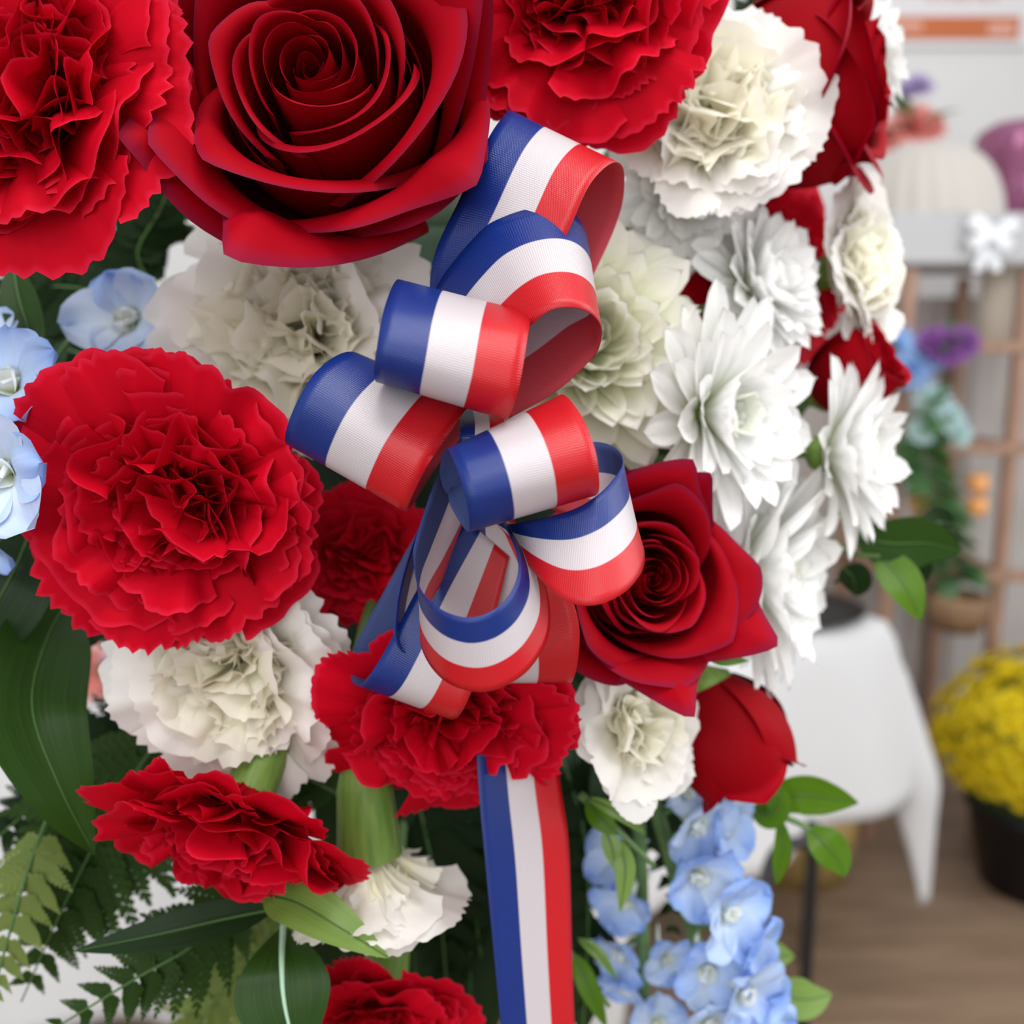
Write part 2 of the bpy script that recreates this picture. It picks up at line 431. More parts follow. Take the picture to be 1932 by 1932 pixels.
def carnation(px, py, d, rad, facing, label, seed, mat='carn', inner=None, roll=0.0, scale_layers=1.0, openness=1.0, center_ruf=1.0, group=None, name='carnation', n_scale=1.0, r_cal=.175):
    rs = np.random.RandomState(seed)
    R = rad * d / F_PX
    M = frame(at(px, py, d), cvec(*facing), roll)
    root = thing(name, M, label, 'flower', group)
    #        n  L    phi0 phi1 half  ruf
    layers = [(8, 1.24, 28, 100, 34, .036),
              (8, 1.15, 24, 88, 38, .050),
              (7, 1.02, 20, 76, 44, .070),
              (7, .92, 16, 60, 46, .100),
              (6, .84, 12, 44, 48, .125),
              (6, .78, 8, 28, 50, .140)]
    nu = 49 if rad > 180 else 37
    for li, (n, L, f0, f1, half, ruf) in enumerate(layers):
        n = max(3, int(round(n * n_scale)))
        off = rs.uniform(0, 6.28)
        for i in range(n):
            az = off + (i + rs.uniform(-.42, .42)) * 2 * math.pi / n
            me = frilled_petal(rs, L * R * rs.uniform(.84, 1.07), az, math.radians(f0), math.radians((f1 + rs.uniform(-1, 1) * (14 if li < 2 else 22)) * openness), math.radians(half * rs.uniform(.85, 1.2)),
                               ruf * rs.uniform(.6, 1.4) * (center_ruf if li > 2 else 1), .062 * rs.uniform(.6, 1.3), .03 * R, -.42 * R,
                               cup=rs.uniform(-.03, .08) + (.10 if li > 3 else 0), k=(2.4, 7) if li < 2 else (4.0, 9), nu=nu, twist=rs.uniform(-.25, .25) * (.4 if li < 2 else 1), fold=rs.uniform(-.1, .35) if li > 2 else 0)
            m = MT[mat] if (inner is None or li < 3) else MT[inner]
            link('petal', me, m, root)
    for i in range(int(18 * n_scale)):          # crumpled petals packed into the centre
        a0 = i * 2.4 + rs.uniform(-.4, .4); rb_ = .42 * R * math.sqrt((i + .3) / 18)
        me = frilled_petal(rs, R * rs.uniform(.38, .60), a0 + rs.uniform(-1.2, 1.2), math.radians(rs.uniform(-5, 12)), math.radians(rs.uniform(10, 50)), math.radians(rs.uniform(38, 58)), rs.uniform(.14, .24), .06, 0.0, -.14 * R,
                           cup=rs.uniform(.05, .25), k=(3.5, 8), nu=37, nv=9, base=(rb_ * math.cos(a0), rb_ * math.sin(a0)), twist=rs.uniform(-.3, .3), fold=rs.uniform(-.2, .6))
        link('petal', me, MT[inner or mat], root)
    add_stem(root, M, .1, R, r_cal=r_cal)
    return root

# ------------------------------------------------------------------ roses
def rose_petal(rs, th, hw, rb, zb, rl, zl, curl, psi, spiral, drop, tip, R, bulge=.05, nu=27, nv=24, wob=.02):
    u = np.linspace(-1, 1, nu)[None, :]; v = np.linspace(0, 1, nv)[:, None]
    p = rs.uniform(0, 6.28, 6)
    rlu = rl * (1 + spiral * u) + wob * rl ** .5 * (np.sin(2.1 * u + p[0]) + .5 * np.sin(4.7 * u + p[1])) * .6
    zlu = zl - drop * np.abs(u) ** 2.4 + wob * .8 * np.sin(3 * u + p[2])
    c = curl * (1 - .55 * np.abs(u) ** 2) * (1 + .16 * np.sin(3.1 * u + p[3]) + .05 * np.sin(8 * u + p[1])) + tip * np.exp(-np.abs((u - .25 * np.sin(p[4])) / .20) ** 1.4)
    ps = psi * (1 + .18 * np.sin(2.4 * u + p[5]))
    P0r, P0z = rb * (1 + spiral * u), zb
    P1r, P1z = np.maximum(rlu, rb) + bulge, zb + (zlu - zb) * .5
    vs_ = .74
    w = np.clip(v / vs_, 0, 1)
    r = (1 - w) ** 2 * P0r + 2 * w * (1 - w) * P1r + w ** 2 * rlu
    z = (1 - w) ** 2 * P0z + 2 * w * (1 - w) * P1z + w ** 2 * zlu
    ft = np.arctan2(rlu - P1r, np.maximum(zlu - P1z, .02))
    q = np.clip((v - vs_) / (1 - vs_), 0, 1)
    ps = np.maximum(ps, .05)
    r = r + c / ps * (np.cos(ft) - np.cos(ft + ps * q))
    z = z + c / ps * (np.sin(ft + ps * q) - np.sin(ft))
    taper = 1 - .12 * q ** 2
    ang = th + hw * u * taper
    V = np.stack([r * np.cos(ang), r * np.sin(ang), z], -1) * R
    UV = np.stack([np.broadcast_to((u + 1) / 2, r.shape), np.broadcast_to(v, r.shape)], -1)
    return grid_mesh('petal', V, UV)

ROSE_RINGS = [  # n, rl, zl, rb, half width, curl, psi, spiral, drop, tip
    (2, .050, .50, .03, 115, .00, 10, .35, .02, .00),
    (3, .105, .535, .06, 88, .01, 25, .24, .04, .00),
    (3, .165, .545, .10, 84, .015, 40, .22, .06, .00),
    (3, .235, .535, .15, 82, .03, 55, .18, .09, .01),
    (3, .310, .505, .20, 80, .06, 70, .15, .13, .02),
    (3, .385, .455, .26, 78, .10, 80, .12, .17, .04),
    (3, .455, .230, .30, 100, .04, 40, .05, .04, .00),
    (3, .530, .370, .32, 80, .22, 86, .10, .26, .10),
    (4, .610, .240, .33, 68, .34, 84, .08, .24, .20),
    (6, .660, .090, .33, 54, .42, 82, .06, .16, .24)]
CUP_RINGS = ROSE_RINGS[:6] + [(3, .500, .42, .32, 78, .14, 95, .10, .18, .03), (4, .570, .36, .34, 70, .16, 100, .08, .16, .04), (5, .620, .28, .36, 62, .20, 105, .06, .14, .05)]
BUD_RINGS = [(2, .06, .60, .04, 115, .0, 10, .3, .02, .0), (3, .15, .64, .10, 88, .02, 30, .2, .04, .0), (3, .26, .64, .18, 84, .03, 40, .14, .06, .0), (3, .37, .60, .24, 80, .06, 70, .1, .10, .03), (4, .45, .56, .28, 70, .09, 90, .08, .16, .05)]

def rose(px, py, d, rad, facing, label, seed, rings=ROSE_RINGS, roll=0.0, zstretch=1.0, group=None, end=None, bulge=.05, wob=.025):
    rs = np.random.RandomState(seed)
    R = rad * d / F_PX
    M = frame(at(px, py, d), cvec(*facing), roll)
    root = thing('rose', M, label, 'flower', group)
    for ri, (n, rl, zl, rb, hw, curl, psi, spi, drop, tip) in enumerate(rings):
        rs = np.random.RandomState(seed * 31 + ri * 7)
        off = rs.uniform(0, 6.28)
        for i in range(n):
            th = off + i * 2 * math.pi / n + rs.uniform(-.15, .15)
            f = rs.uniform(.94, 1.06)
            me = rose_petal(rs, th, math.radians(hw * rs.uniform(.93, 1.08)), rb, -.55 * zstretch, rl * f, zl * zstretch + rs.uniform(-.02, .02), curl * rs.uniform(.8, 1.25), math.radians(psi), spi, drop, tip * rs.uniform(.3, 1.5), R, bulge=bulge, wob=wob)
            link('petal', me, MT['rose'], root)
    link('receptacle', lathe_mesh('receptacle', [(.001, -.40 * zstretch * R), (.30 * R, -.42 * zstretch * R), (.26 * R, -.62 * zstretch * R), (.12 * R, -.75 * zstretch * R), (.04 * R, -.85 * zstretch * R)], 14), MT['calyx'], root)
    Mi = np.linalg.inv(M)
    e = (Mi @ np.append(FOAM if end is None else end, 1))[:3]
    p0 = np.array([0, 0, -.8 * zstretch * R]); p1 = p0 + [0, 0, -.02]
    link('stem', tube_mesh('stem', spline([p0, p1, (p1 + e) / 2 - [0, 0, .01], e], 14), .0026, 7), MT['stem'], root)
    return root

# ------------------------------------------------------------------ chrysanthemums
def strap_petal(rs, L, W, az, phi0, phi1, r0, z0, groove=.10, cup=.25, point=.5, nu=9, nv=13, side_bend=0.0):
    u = np.linspace(-1, 1, nu)[None, :]; v = np.linspace(0, 1, nv)[:, None]
    wv = (.30 + .70 * smooth(v / .6)) * np.sqrt(np.clip(1 - np.clip((v - .58) / .42, 0, 1) ** (2.6 - point), 0, 1))
    wv = np.maximum(wv, .02)
    side = W * wv * u
    along = L * v * (1 - .03 * np.abs(u) * (v > .8)) + 0 * u
    s, r, z, phi = profile_xy(L, phi0, phi1, r0, z0)
    rr = np.interp(along, s, r); zz = np.interp(along, s, z); ph = np.interp(along, s, phi)
    disp = W * wv * (cup * u ** 2 + groove * np.cos(2 * math.pi * u * 1.0) * (1 - v ** 6)) + .02 * L * v ** 2 * math.sin(rs.uniform(0, 6.28))
    rr = rr - disp * np.cos(ph); zz = zz + disp * np.sin(ph)
    side = side + side_bend * L * v ** 2
    ca, sa = math.cos(az), math.sin(az)
    V = np.stack([rr * ca - side * sa, rr * sa + side * ca, zz], -1)
    UV = np.stack([np.broadcast_to((u + 1) / 2, rr.shape), np.broadcast_to(v, rr.shape)], -1)
    return grid_mesh('petal', V, UV)

MUM_LAYERS = [  # n, L, W, phi0, phi1, cup
    (17, 1.06, .155, 70, 92, .25), (16, 1.00, .155, 58, 76, .28), (15, .92, .150, 46, 60, .30),
    (13, .80, .140, 32, 42, .35), (11, .62, .120, 18, 20, .40), (9, .44, .095, 8, -8, .45), (7, .28, .07, 2, -20, .45)]
GMUM_LAYERS = [
    (18, 1.06, .165, 74, 96, .35), (18, .98, .165, 62, 74, .40), (17, .90, .160, 50, 52, .45),
    (16, .80, .150, 40, 28, .50), (14, .68, .135, 30, 8, .55), (12, .54, .115, 20, -14, .55), (9, .40, .095, 12, -30, .55), (6, .28, .07, 6, -40, .5)]

def mum(px, py, d, rad, facing, label, seed, layers=MUM_LAYERS, mats=('mum', 'mum_in'), roll=0.0, close=0.0, group=None, wscale=1.0, groove=.07, point=.15, end=None, nscale=1.0):
    rs = np.random.RandomState(seed)
    R = rad * d / F_PX
    M = frame(at(px, py, d), cvec(*facing), roll)
    root = thing('chrysanthemum', M, label, 'flower', group)
    for li, (n, L, W, f0, f1, cup) in enumerate(layers):
        off = rs.uniform(0, 6.28)
        n = max(4, int(n * nscale))
        for i in range(n):
            az = off + (i + rs.uniform(-.3, .3)) * 2 * math.pi / n
            me = strap_petal(rs, L * R * rs.uniform(.86, 1.06), W * R * rs.uniform(.85, 1.15) * wscale, az, math.radians(f0 - close), math.radians(f1 - close + rs.uniform(-10, 10)), .05 * R, -.05 * R + li * .012 * R,
                             groove=groove, cup=cup * rs.uniform(.6, 1.3), point=point + rs.uniform(-.3, .3), side_bend=rs.uniform(-.06, .06))
            link('petal', me, MT[mats[0]] if li < len(layers) - 2 else MT[mats[1]], root)
    link('receptacle', lathe_mesh('receptacle', [(.001, .04 * R), (.14 * R, .02 * R), (.20 * R, -.06 * R), (.16 * R, -.16 * R), (.05 * R, -.22 * R)], 14), MT['calyx'], root)
    Mi = np.linalg.inv(M)
    e = (Mi @ np.append(FOAM if end is None else end, 1))[:3]
    p0 = np.array([0, 0, -.18 * R]); p1 = p0 + [0, 0, -.02]
    link('stem', tube_mesh('stem', spline([p0, p1, (p1 + e) / 2 - [0, 0, .01], e], 14), .0018, 7), MT['stem'], root)
    return root

# ------------------------------------------------------------------ delphinium spikes
def sepal_mesh(rs, L, W, az, phi0, phi1, ruf=.06, r0=.0, z0=0.0, nu=13, nv=13):
    u = np.linspace(-1, 1, nu)[None, :]; v = np.linspace(0, 1, nv)[:, None]
    p = rs.uniform(0, 6.28, 3)
    wv = (.22 + .78 * smooth(v / .55)) * np.sqrt(np.clip(1 - np.clip((v - .5) / .5, 0, 1) ** 2.3, 0, 1))
    wv = np.maximum(wv, .03)
    side = W * wv * u * (1 + .06 * np.sin(9 * v + p[0]))
    along = L * v + 0 * u
    s, r, z, phi = profile_xy(L, phi0, phi1, r0, z0)
    rr = np.interp(along, s, r); zz = np.interp(along, s, z); ph = np.interp(along, s, phi)
    disp = ruf * L * v * (np.sin(3.5 * u + p[1]) + .6 * np.sin(6 * u + 5 * v + p[2])) + .18 * W * u ** 2
    rr = rr - disp * np.cos(ph); zz = zz + disp * np.sin(ph)
    ca, sa = math.cos(az), math.sin(az)
    V = np.stack([rr * ca - side * sa, rr * sa + side * ca, zz], -1)
    UV = np.stack([np.broadcast_to((u + 1) / 2, rr.shape), np.broadcast_to(v, rr.shape)], -1)
    return grid_mesh('sepal', V, UV)

def delphinium(label, stem_pts, florets, seed, stem_r=.003, group=None):
    """stem_pts and florets in (px, py, depth); floret = px, py, d, radius px, facing, pale"""
    rs = np.random.RandomState(seed)
    W = np.array([at(*p) for p in stem_pts])
    M = np.eye(4); M[:3, 3] = W[0]
    root = thing('delphinium', M, label, 'flower', group)
    S = spline(W, 30)
    link('stalk', tube_mesh('stalk', S - W[0], np.linspace(stem_r, stem_r * .7, 30), 8), MT['stem'], root)
    for px, py, d, rad, fac, pale in florets:
        R = rad * d / F_PX
        Mf = frame(at(px, py, d), cvec(*fac), rs.uniform(0, 6.28)); Mf[:3, 3] -= W[0]
        fl = link('floret', None, None, root, Matrix(Mf.tolist()))
        off = rs.uniform(0, 6.28)
        for i in range(5):
            me = sepal_mesh(rs, R * rs.uniform(.9, 1.12), R * rs.uniform(.46, .58), off + i * 2 * math.pi / 5 + rs.uniform(-.12, .12), math.radians(35), math.radians(rs.uniform(72, 104)), ruf=.075, r0=.05 * R)
            link('sepal', me, MT['delph_pale' if (pale > rs.uniform(0, 1)) else 'delph'], fl)
        for i in range(4):
            me = sepal_mesh(rs, R * .42, R * .22, off + .5 + i * math.pi / 2, math.radians(10), math.radians(45 if i % 2 else 20), ruf=.08, r0=.03 * R)
            link('inner_petal', me, MT['delph_bee'], fl)
        sp = spline([(0, 0, 0), (0, -.1 * R, -.35 * R), (0, .05 * R, -.75 * R), (.02 * R, .3 * R, -1.1 * R)], 10)
        link('spur', tube_mesh('spur', sp, np.linspace(.13, .03, 10) * R, 8), MT['delph'], fl)
        # pedicel back to the stalk
        q = S[np.argmin(np.linalg.norm(S - (Mf[:3, 3] + W[0]), axis=1))] - W[0]
        c = Mf[:3, 3]; n = Mf[:3, 2]
        Mi = np.linalg.inv(Mf)
        pp = spline([c, c - n * .3 * R, (c - n * .5 * R + q) / 2, q], 10)
        pp = (Mi[:3, :3] @ pp.T).T + Mi[:3, 3]
        link('pedicel', tube_mesh('pedicel', pp, .0011, 6), MT['stem'], fl)
    return root

# ------------------------------------------------------------------ leaves and ferns
def leaf(pts, width, label=None, mat='leaf', name='leaf', roll=0.0, crease=.18, peak=.45, rib=True, rib_mat='rib', parent=None, group=None, rib_r=.0005, wave=0.0, cat='leaf'):
    """pts: centreline (px, py, depth) from base to tip; width: full width in pixels at mid depth"""
    C = spline([at(*p) for p in pts], 26)
    n = len(C); nu = 9
    T = np.gradient(C, axis=0)
    dm = np.mean([p[2] for p in pts]); hw = width * dm / F_PX / 2
    V = np.zeros((n, nu, 3)); UV = np.zeros((n, nu, 2)); top = np.zeros((n, 3))
    for i in range(n):
        t = unit(T[i]); view = unit(C[i] - CAM)
        s = unit(np.cross(t, view)); nn = np.cross(s, t)
        if np.dot(nn, view) > 0: nn = -nn
        s2 = s * math.cos(roll) + nn * math.sin(roll); n2 = unit(-s * math.sin(roll) + nn * math.cos(roll))
        v = i / (n - 1)
        w = hw * max(.015, (math.sin(math.pi * v ** (math.log(.5) / math.log(peak))) ** .85))
        for j in range(nu):
            u = -1 + 2 * j / (nu - 1)
            V[i, j] = C[i] + s2 * (u * w) + n2 * (crease * w * abs(u) + wave * hw * math.sin(9 * v + 2.2 * u))
            UV[i, j] = ((u + 1) / 2, v)
        top[i] = C[i] + n2 * (.0002 + wave * hw * math.sin(9 * v))
    b = C[0] if parent is None else np.zeros(3)
    if parent is None:
        o = link(name, grid_mesh(name, V - b, UV), MT[mat]); o.location = b
        tag(o, label, cat, group)
    else:
        pl = np.array(parent.location)
        o = link(name, grid_mesh(name, V - pl, UV), MT[mat], parent); b = pl
    if rib:
        link('midrib', tube_mesh('midrib', top - b, np.linspace(1, .25, n) * rib_r, 6), MT[rib_mat], o)
    return o

def sprig(name, label, stem_pts, leaves, mat, seed=0, cat='foliage', group=None):
    """a stem with separate leaves"""
    W = np.array([at(*p) for p in stem_pts])
    o = bpy.data.objects.new(name, None); COL.objects.link(o); o.location = W[0]; o.empty_display_size = .004
    tag(o, label, cat, group)
    link('stem', tube_mesh('stem', spline(W, 20) - W[0], np.linspace(.0016, .0008, 20), 7), MT['stem'], o)
    for lf in leaves:
        leaf(lf[0], lf[1], mat=lf[2] if len(lf) > 2 else mat, parent=o, roll=lf[3] if len(lf) > 3 else 0, crease=.12, rib_r=.0004)
    return o

def pinna_mesh(rs, n=9):
    """one fern leaflet of unit length along +x, cut into toothed lobes"""
    verts, faces, uvs = [], [], []
    def lobe(bx, side, ln, ang, wid):
        m = 6
        ca, sa = math.cos(ang), math.sin(ang) * side
        b0 = len(verts)
        for i in range(m + 1):
            t = i / m
            w = wid * (math.sin(math.pi * (t * .86 + .10)) ** .7) * (1 + .28 * (1 if i % 2 else -1) * (t > .15))
            if i == m: w = .004
            cx, cy = bx + ln * t * ca, ln * t * sa
            nx, ny = -sa, ca
            for k in (-1, 0, 1):
                verts.append((cx + nx * w * k, cy + ny * w * k, (.02 * abs(k)) * ln * 2 - .10 * ln * t * t))
                uvs.append((.5 + k * .5, t))
        for i in range(m):
            a = b0 + i * 3
            faces.append([a, a + 1, a + 4, a + 3]); faces.append([a + 1, a + 2, a + 5, a + 4])
    for i in range(n):
        t = i / n
        ln = (.27 * (1 - t) ** .7 + .045) * rs.uniform(.9, 1.1)
        for s in (-1, 1):
            lobe(.03 + .90 * t + (.02 if s > 0 else 0), s, ln, math.radians(50 - 14 * t), ln * .29)
    lobe(.90, 1, .13, 0.0, .03)
    # rib
    b0 = len(verts)
    for i in range(8):
        x = i / 7 * .95
        w = .012 * (1 - i / 8)
        verts += [(x, -w, .002), (x, w, .002)]; uvs += [(.4, .5), (.6, .5)]
    for i in range(7):
        a = b0 + i * 2
        faces.append([a, a + 1, a + 3, a + 2])
    return make_mesh('pinna', verts, faces, uvs)

_rs = np.random.RandomState(3)
PINNAE = {}
def pinnae(mat):
    if mat not in PINNAE:
        PINNAE[mat] = []
        for k in range(4):
            me = pinna_mesh(_rs, 8 + k % 2 * 2); me.materials.append(MT[mat]); PINNAE[mat].append(me)
    return PINNAE[mat]

def fern(pts, length_px, label, seed, mat='fern', npairs=11, roll=0.0, group=None, droop=.25, start=.14):
    """pts: rachis from base to tip in (px, py, depth); length_px: longest leaflet"""
    rs = np.random.RandomState(seed)
    C = spline([at(*p) for p in pts], 60)
    o = bpy.data.objects.new('fern_frond', None); COL.objects.link(o); o.location = C[0]; o.empty_display_size = .004
    tag(o, label, 'fern', group)
    link('rachis', tube_mesh('rachis', C - C[0], np.linspace(.0008, .0003, 60), 6), MT['rib'], o)
    T = np.gradient(C, axis=0)
    dm = np.mean([p[2] for p in pts]); LM = length_px * dm / F_PX
    for i in range(npairs):
        t = start + (1 - start) * (i / npairs) ** .95
        k = min(int(t * 59), 58)
        tt = unit(T[k]); view = unit(C[k] - CAM)
        s = unit(np.cross(tt, view)); nn = -view - tt * np.dot(-view, tt); nn = unit(nn)
        s2 = s * math.cos(roll) + nn * math.sin(roll); n2 = -s * math.sin(roll) + nn * math.cos(roll)
        tau = (t - start) / (1 - start)
        ln = LM * (1 - tau) ** .8 * (.75 + .25 * min(1, tau / .15)) + .08 * LM
        for sd in (-1, 1):
            a = math.radians(60 - 18 * tau + rs.uniform(-6, 6))
            x = unit(tt * math.cos(a) + s2 * sd * math.sin(a) - n2 * droop * rs.uniform(.4, 1.4))
            z = unit(n2 - x * np.dot(n2, x)); y = np.cross(z, x)
            tw = rs.uniform(-.35, .35)
            y2 = y * math.cos(tw) + z * math.sin(tw); z2 = -y * math.sin(tw) + z * math.cos(tw)
            l = ln * rs.uniform(.9, 1.08)
            Mx = np.eye(4); Mx[:3, 0] = x * l; Mx[:3, 1] = y2 * l; Mx[:3, 2] = z2 * l; Mx[:3, 3] = C[k] - C[0]
            link('pinna', pinnae(mat)[rs.randint(4)], None, o, Matrix(Mx.tolist()))
    return o
#__FLOWERS__
# ------------------------------------------------------------------ foam that carries the arrangement
_M = np.eye(4); _M[:3, 3] = FOAM
foam = thing('foam_block', _M, 'dark green floral foam block hidden behind the flowers', 'foam')
_a = np.linspace(0, math.pi, 14)
link('foam_core', lathe_mesh('foam_core', np.stack([.078 * np.sin(_a) ** .6 + .0005, .112 * np.cos(_a)], -1), 24), MT['foam'], foam)

# ------------------------------------------------------------------ the flowers
carnation(62, 178, .247, 345, (-.18, .05, 1), 'large bright red carnation in the top left corner', 11)
rose(628, 228, .268, 378, (-.02, .10, 1), 'large open dark red rose above the bow', 5, roll=.4)
carnation(1095, -10, .275, 285, (.0, -.22, 1), 'red carnation at the top above the highest ribbon loop', 23)
carnation(340, 955, .265, 312, (.0, -.30, 1), 'large red carnation left of the bow', 37)
carnation(850, 1345, .285, 250, (.0, -.55, .85), 'red carnation directly below the bow in front of the hanging ribbon end', 41)
carnation(450, 1545, .280, 262, (-.22, -.76, .58), 'red carnation nodding downwards at lower left', 53, openness=.92)
carnation(715, 1925, .325, 185, (.0, -.45, .8), 'blurred red carnation at the bottom edge', 61, r_cal=.25)
carnation(1425, 490, .402, 205, (.35, .1, .8), 'red carnation behind the narrow white chrysanthemum', 67)
carnation(690, 1050, .325, 145, (.1, .0, 1), 'shaded dark red carnation behind the bow at left', 71)
carnation(565, 628, .310, 272, (-.03, .02, 1), 'white carnation under the large rose', 83, mat='wcarn', inner='wcarn_in')
carnation(450, 1272, .291, 235, (-.05, -.25, .9), 'cream white carnation under the large left carnation', 97, mat='wcarn', inner='wcarn_in')
carnation(1330, 215, .315, 225, (.12, .05, 1), 'creamy white carnation at top right beside the side-on rose', 101, mat='wcarn', inner='wcarn_in')
carnation(1603, 505, .380, 165, (.72, .05, .65), 'white carnation farthest right against the wall', 113, mat='wcarn', inner='wcarn_in', openness=.85)
carnation(1195, 1357, .31, 165, (.55, .1, .75), 'white carnation facing right above the blue delphinium', 127, mat='wcarn', inner='wcarn_in', n_scale=.75)
carnation(700, 1645, .30, 188, (.06, -.92, -.05), 'white carnation hanging down near the bottom', 131, mat='wcarn', inner='wcarn_in', openness=.66, r_cal=.30)
rose(1190, 1085, .295, 230, (.25, .0, 1), 'dark red rose right of the bow', 7, roll=1.0)
rose(1505, 165, .345, 275, (.92, .06, .40), 'dark red rose seen side on at top right', 9, roll=.3, rings=CUP_RINGS)
rose(1600, 705, .378, 150, (.6, .45, .6), 'small dark red rose between white chrysanthemums', 13, rings=BUD_RINGS, zstretch=.8, bulge=.12)
rose(1372, 1378, .335, 205, (.38, -.78, .15), 'half-open red rose hanging at right with smooth outer petals', 17, rings=BUD_RINGS, zstretch=.80, bulge=.22)
mum(1085, 650, .325, 262, (.22, .0, .95), 'pale green chrysanthemum behind the ribbon loops', 19, layers=GMUM_LAYERS, mats=('gmum', 'gmum_in'), groove=.05, point=-.2, wscale=.95)
OPEN_MUM = [(16, 1.08, .150, 70, 88, .24), (15, 1.02, .152, 58, 72, .26), (14, .92, .150, 46, 56, .28), (11, .74, .140, 32, 38, .32), (8, .54, .125, 20, 20, .40), (6, .36, .10, 10, 2, .40)]
mum(1408, 545, .35, 175, (.62, .22, .62), 'narrow white chrysanthemum seen side on with green stem', 29, end=at(1290, 560, .40), wscale=1.15, point=.5)
mum(1328, 780, .325, 230, (.60, -.08, .70), 'largest white chrysanthemum right of the bow', 31, close=2, layers=OPEN_MUM)
mum(1560, 855, .36, 185, (.74, -.02, .56), 'white chrysanthemum on the right pointing to the shelf', 43, layers=OPEN_MUM, close=8, nscale=1.1, point=.5)
mum(1398, 1070, .348, 232, (.78, -.05, .50), 'white chrysanthemum over the tablecloth', 47, layers=OPEN_MUM, close=8)
mum(1280, 365, .335, 155, (.15, -.55, .8), 'white chrysanthemum peeking out under the top right carnation', 59, layers=OPEN_MUM)
mum(1625, 110, .385, 125, (.85, .15, .4), 'white chrysanthemum behind the side-on rose at top right', 73, wscale=1.2)

delphinium('pale blue delphinium at the left edge', [(230, 760, .34), (130, 780, .315), (60, 800, .30), (-40, 830, .29)],
           [(30, 738, .265, 130, (-.1, .4, .9), .2), (20, 890, .250, 135, (-.1, -.1, 1), .6), (-20, 1010, .28, 90, (-.3, -.6, .8), .1), (-5, 660, .30, 80, (-.2, .7, .7), .5), (250, 610, .325, 110, (.0, .1, 1), .9), (300, 680, .33, 80, (.3, -.2, 1), .8)], 3)
delphinium('blue delphinium spike hanging down at lower right', [(1215, 1450, .36), (1250, 1570, .365), (1300, 1740, .37), (1360, 1900, .375), (1400, 2000, .38)],
           [(1300, 1545, .355, 95, (.45, -.35, .8), .5), (1290, 1490, .365, 70, (.3, .2, .9), .8), (1350, 1560, .36, 80, (.8, .1, .6), .4), (1310, 1640, .35, 90, (.2, -.3, .9), .2), (1360, 1710, .35, 95, (.5, -.1, .8), .3), (1400, 1770, .355, 85, (.7, -.3, .6), .1),
            (1330, 1820, .355, 85, (.1, -.2, 1), .7), (1390, 1860, .35, 95, (.5, -.2, .8), .4), (1330, 1910, .35, 90, (.2, -.4, .9), .5), (1430, 1910, .36, 75, (.7, -.2, .6), .3)], 5)
delphinium('darker blue delphinium beside the hanging ribbon', [(1200, 1500, .385), (1210, 1650, .385), (1215, 1850, .385), (1220, 2000, .385)],
           [(1165, 1610, .385, 65, (-.7, .0, .6), .0), (1190, 1690, .38, 70, (-.5, -.4, .7), .0), (1180, 1790, .385, 70, (-.6, -.4, .6), .1), (1190, 1850, .385, 65, (-.4, -.7, .5), .0), (1255, 1800, .39, 60, (.2, -.2, 1), .2), (1240, 1930, .385, 70, (.1, .3, 1), .6)], 8)
#__RIBBON__
# ------------------------------------------------------------------ ribbon bow
bow_loc = at(890, 850, .245)
bow = bpy.data.objects.new('ribbon_bow', None); COL.objects.link(bow); bow.location = bow_loc; bow.empty_display_size = .005
tag(bow, 'blue, white and red striped satin ribbon bow with many loops', 'bow')

def strip(A, B, name='loop', n=90, flip=False):
    """ribbon between a blue edge A and a red edge B, control points in (px, py, depth)"""
    a = spline([at(*p) for p in A], n); b = spline([at(*p) for p in B], n)
    nu = 13
    w = np.linspace(0, 1, nu)
    V = a[:, None, :] * (1 - w)[None, :, None] + b[:, None, :] * w[None, :, None]
    mid = (a + b) / 2
    ln = np.concatenate([[0], np.cumsum(np.linalg.norm(np.diff(mid, axis=0), axis=1))]) * 1000
    UV = np.zeros((n, nu, 2)); UV[:, :, 0] = ln[:, None]; UV[:, :, 1] = w[None, :]
    dep = (V - CAM) @ FWD
    jm = int(np.clip(np.argmin(dep.mean(1)), 1, n - 2))
    nrm = np.cross(V[jm, -1] - V[jm, 0], V[jm + 1, 6] - V[jm - 1, 6])
    if np.dot(nrm, CAM - V[jm, 6]) < 0:          # the satin face looks outwards
        V = V[:, ::-1]; UV = UV[:, ::-1]
    me = grid_mesh(name, V - bow_loc, UV)
    me.materials.append(MT['rib_front']); me.materials.append(MT['rib_back'])
    o = link(name, me, None, bow)
    md = o.modifiers.new('thickness', 'SOLIDIFY'); md.thickness = .00022; md.offset = 0; md.material_offset = 1; md.material_offset_rim = 0
    return o

# top back loop
strip([(815, 640, .262), (815, 500, .252), (870, 370, .245), (925, 255, .246), (962, 208, .255), (945, 250, .272), (880, 420, .282), (860, 600, .278)],
      [(985, 640, .255), (1035, 520, .240), (1075, 430, .236), (1115, 345, .237), (1160, 306, .246), (1178, 335, .262), (1160, 430, .276), (1060, 640, .276)])
# second loop
strip([(800, 640, .262), (823, 543, .252), (901, 442, .243), (952, 409, .240), (1017, 391, .240), (1065, 395, .243), (1096, 418, .250), (1106, 455, .260), (1075, 475, .266), (1000, 490, .270), (925, 530, .270), (830, 600, .266)],
      [(925, 700, .245), (960, 655, .234), (999, 616, .226), (1040, 585, .222), (1082, 580, .222), (1115, 592, .225), (1134, 618, .232), (1130, 655, .241), (1111, 682, .246), (1050, 738, .250), (960, 790, .252)])
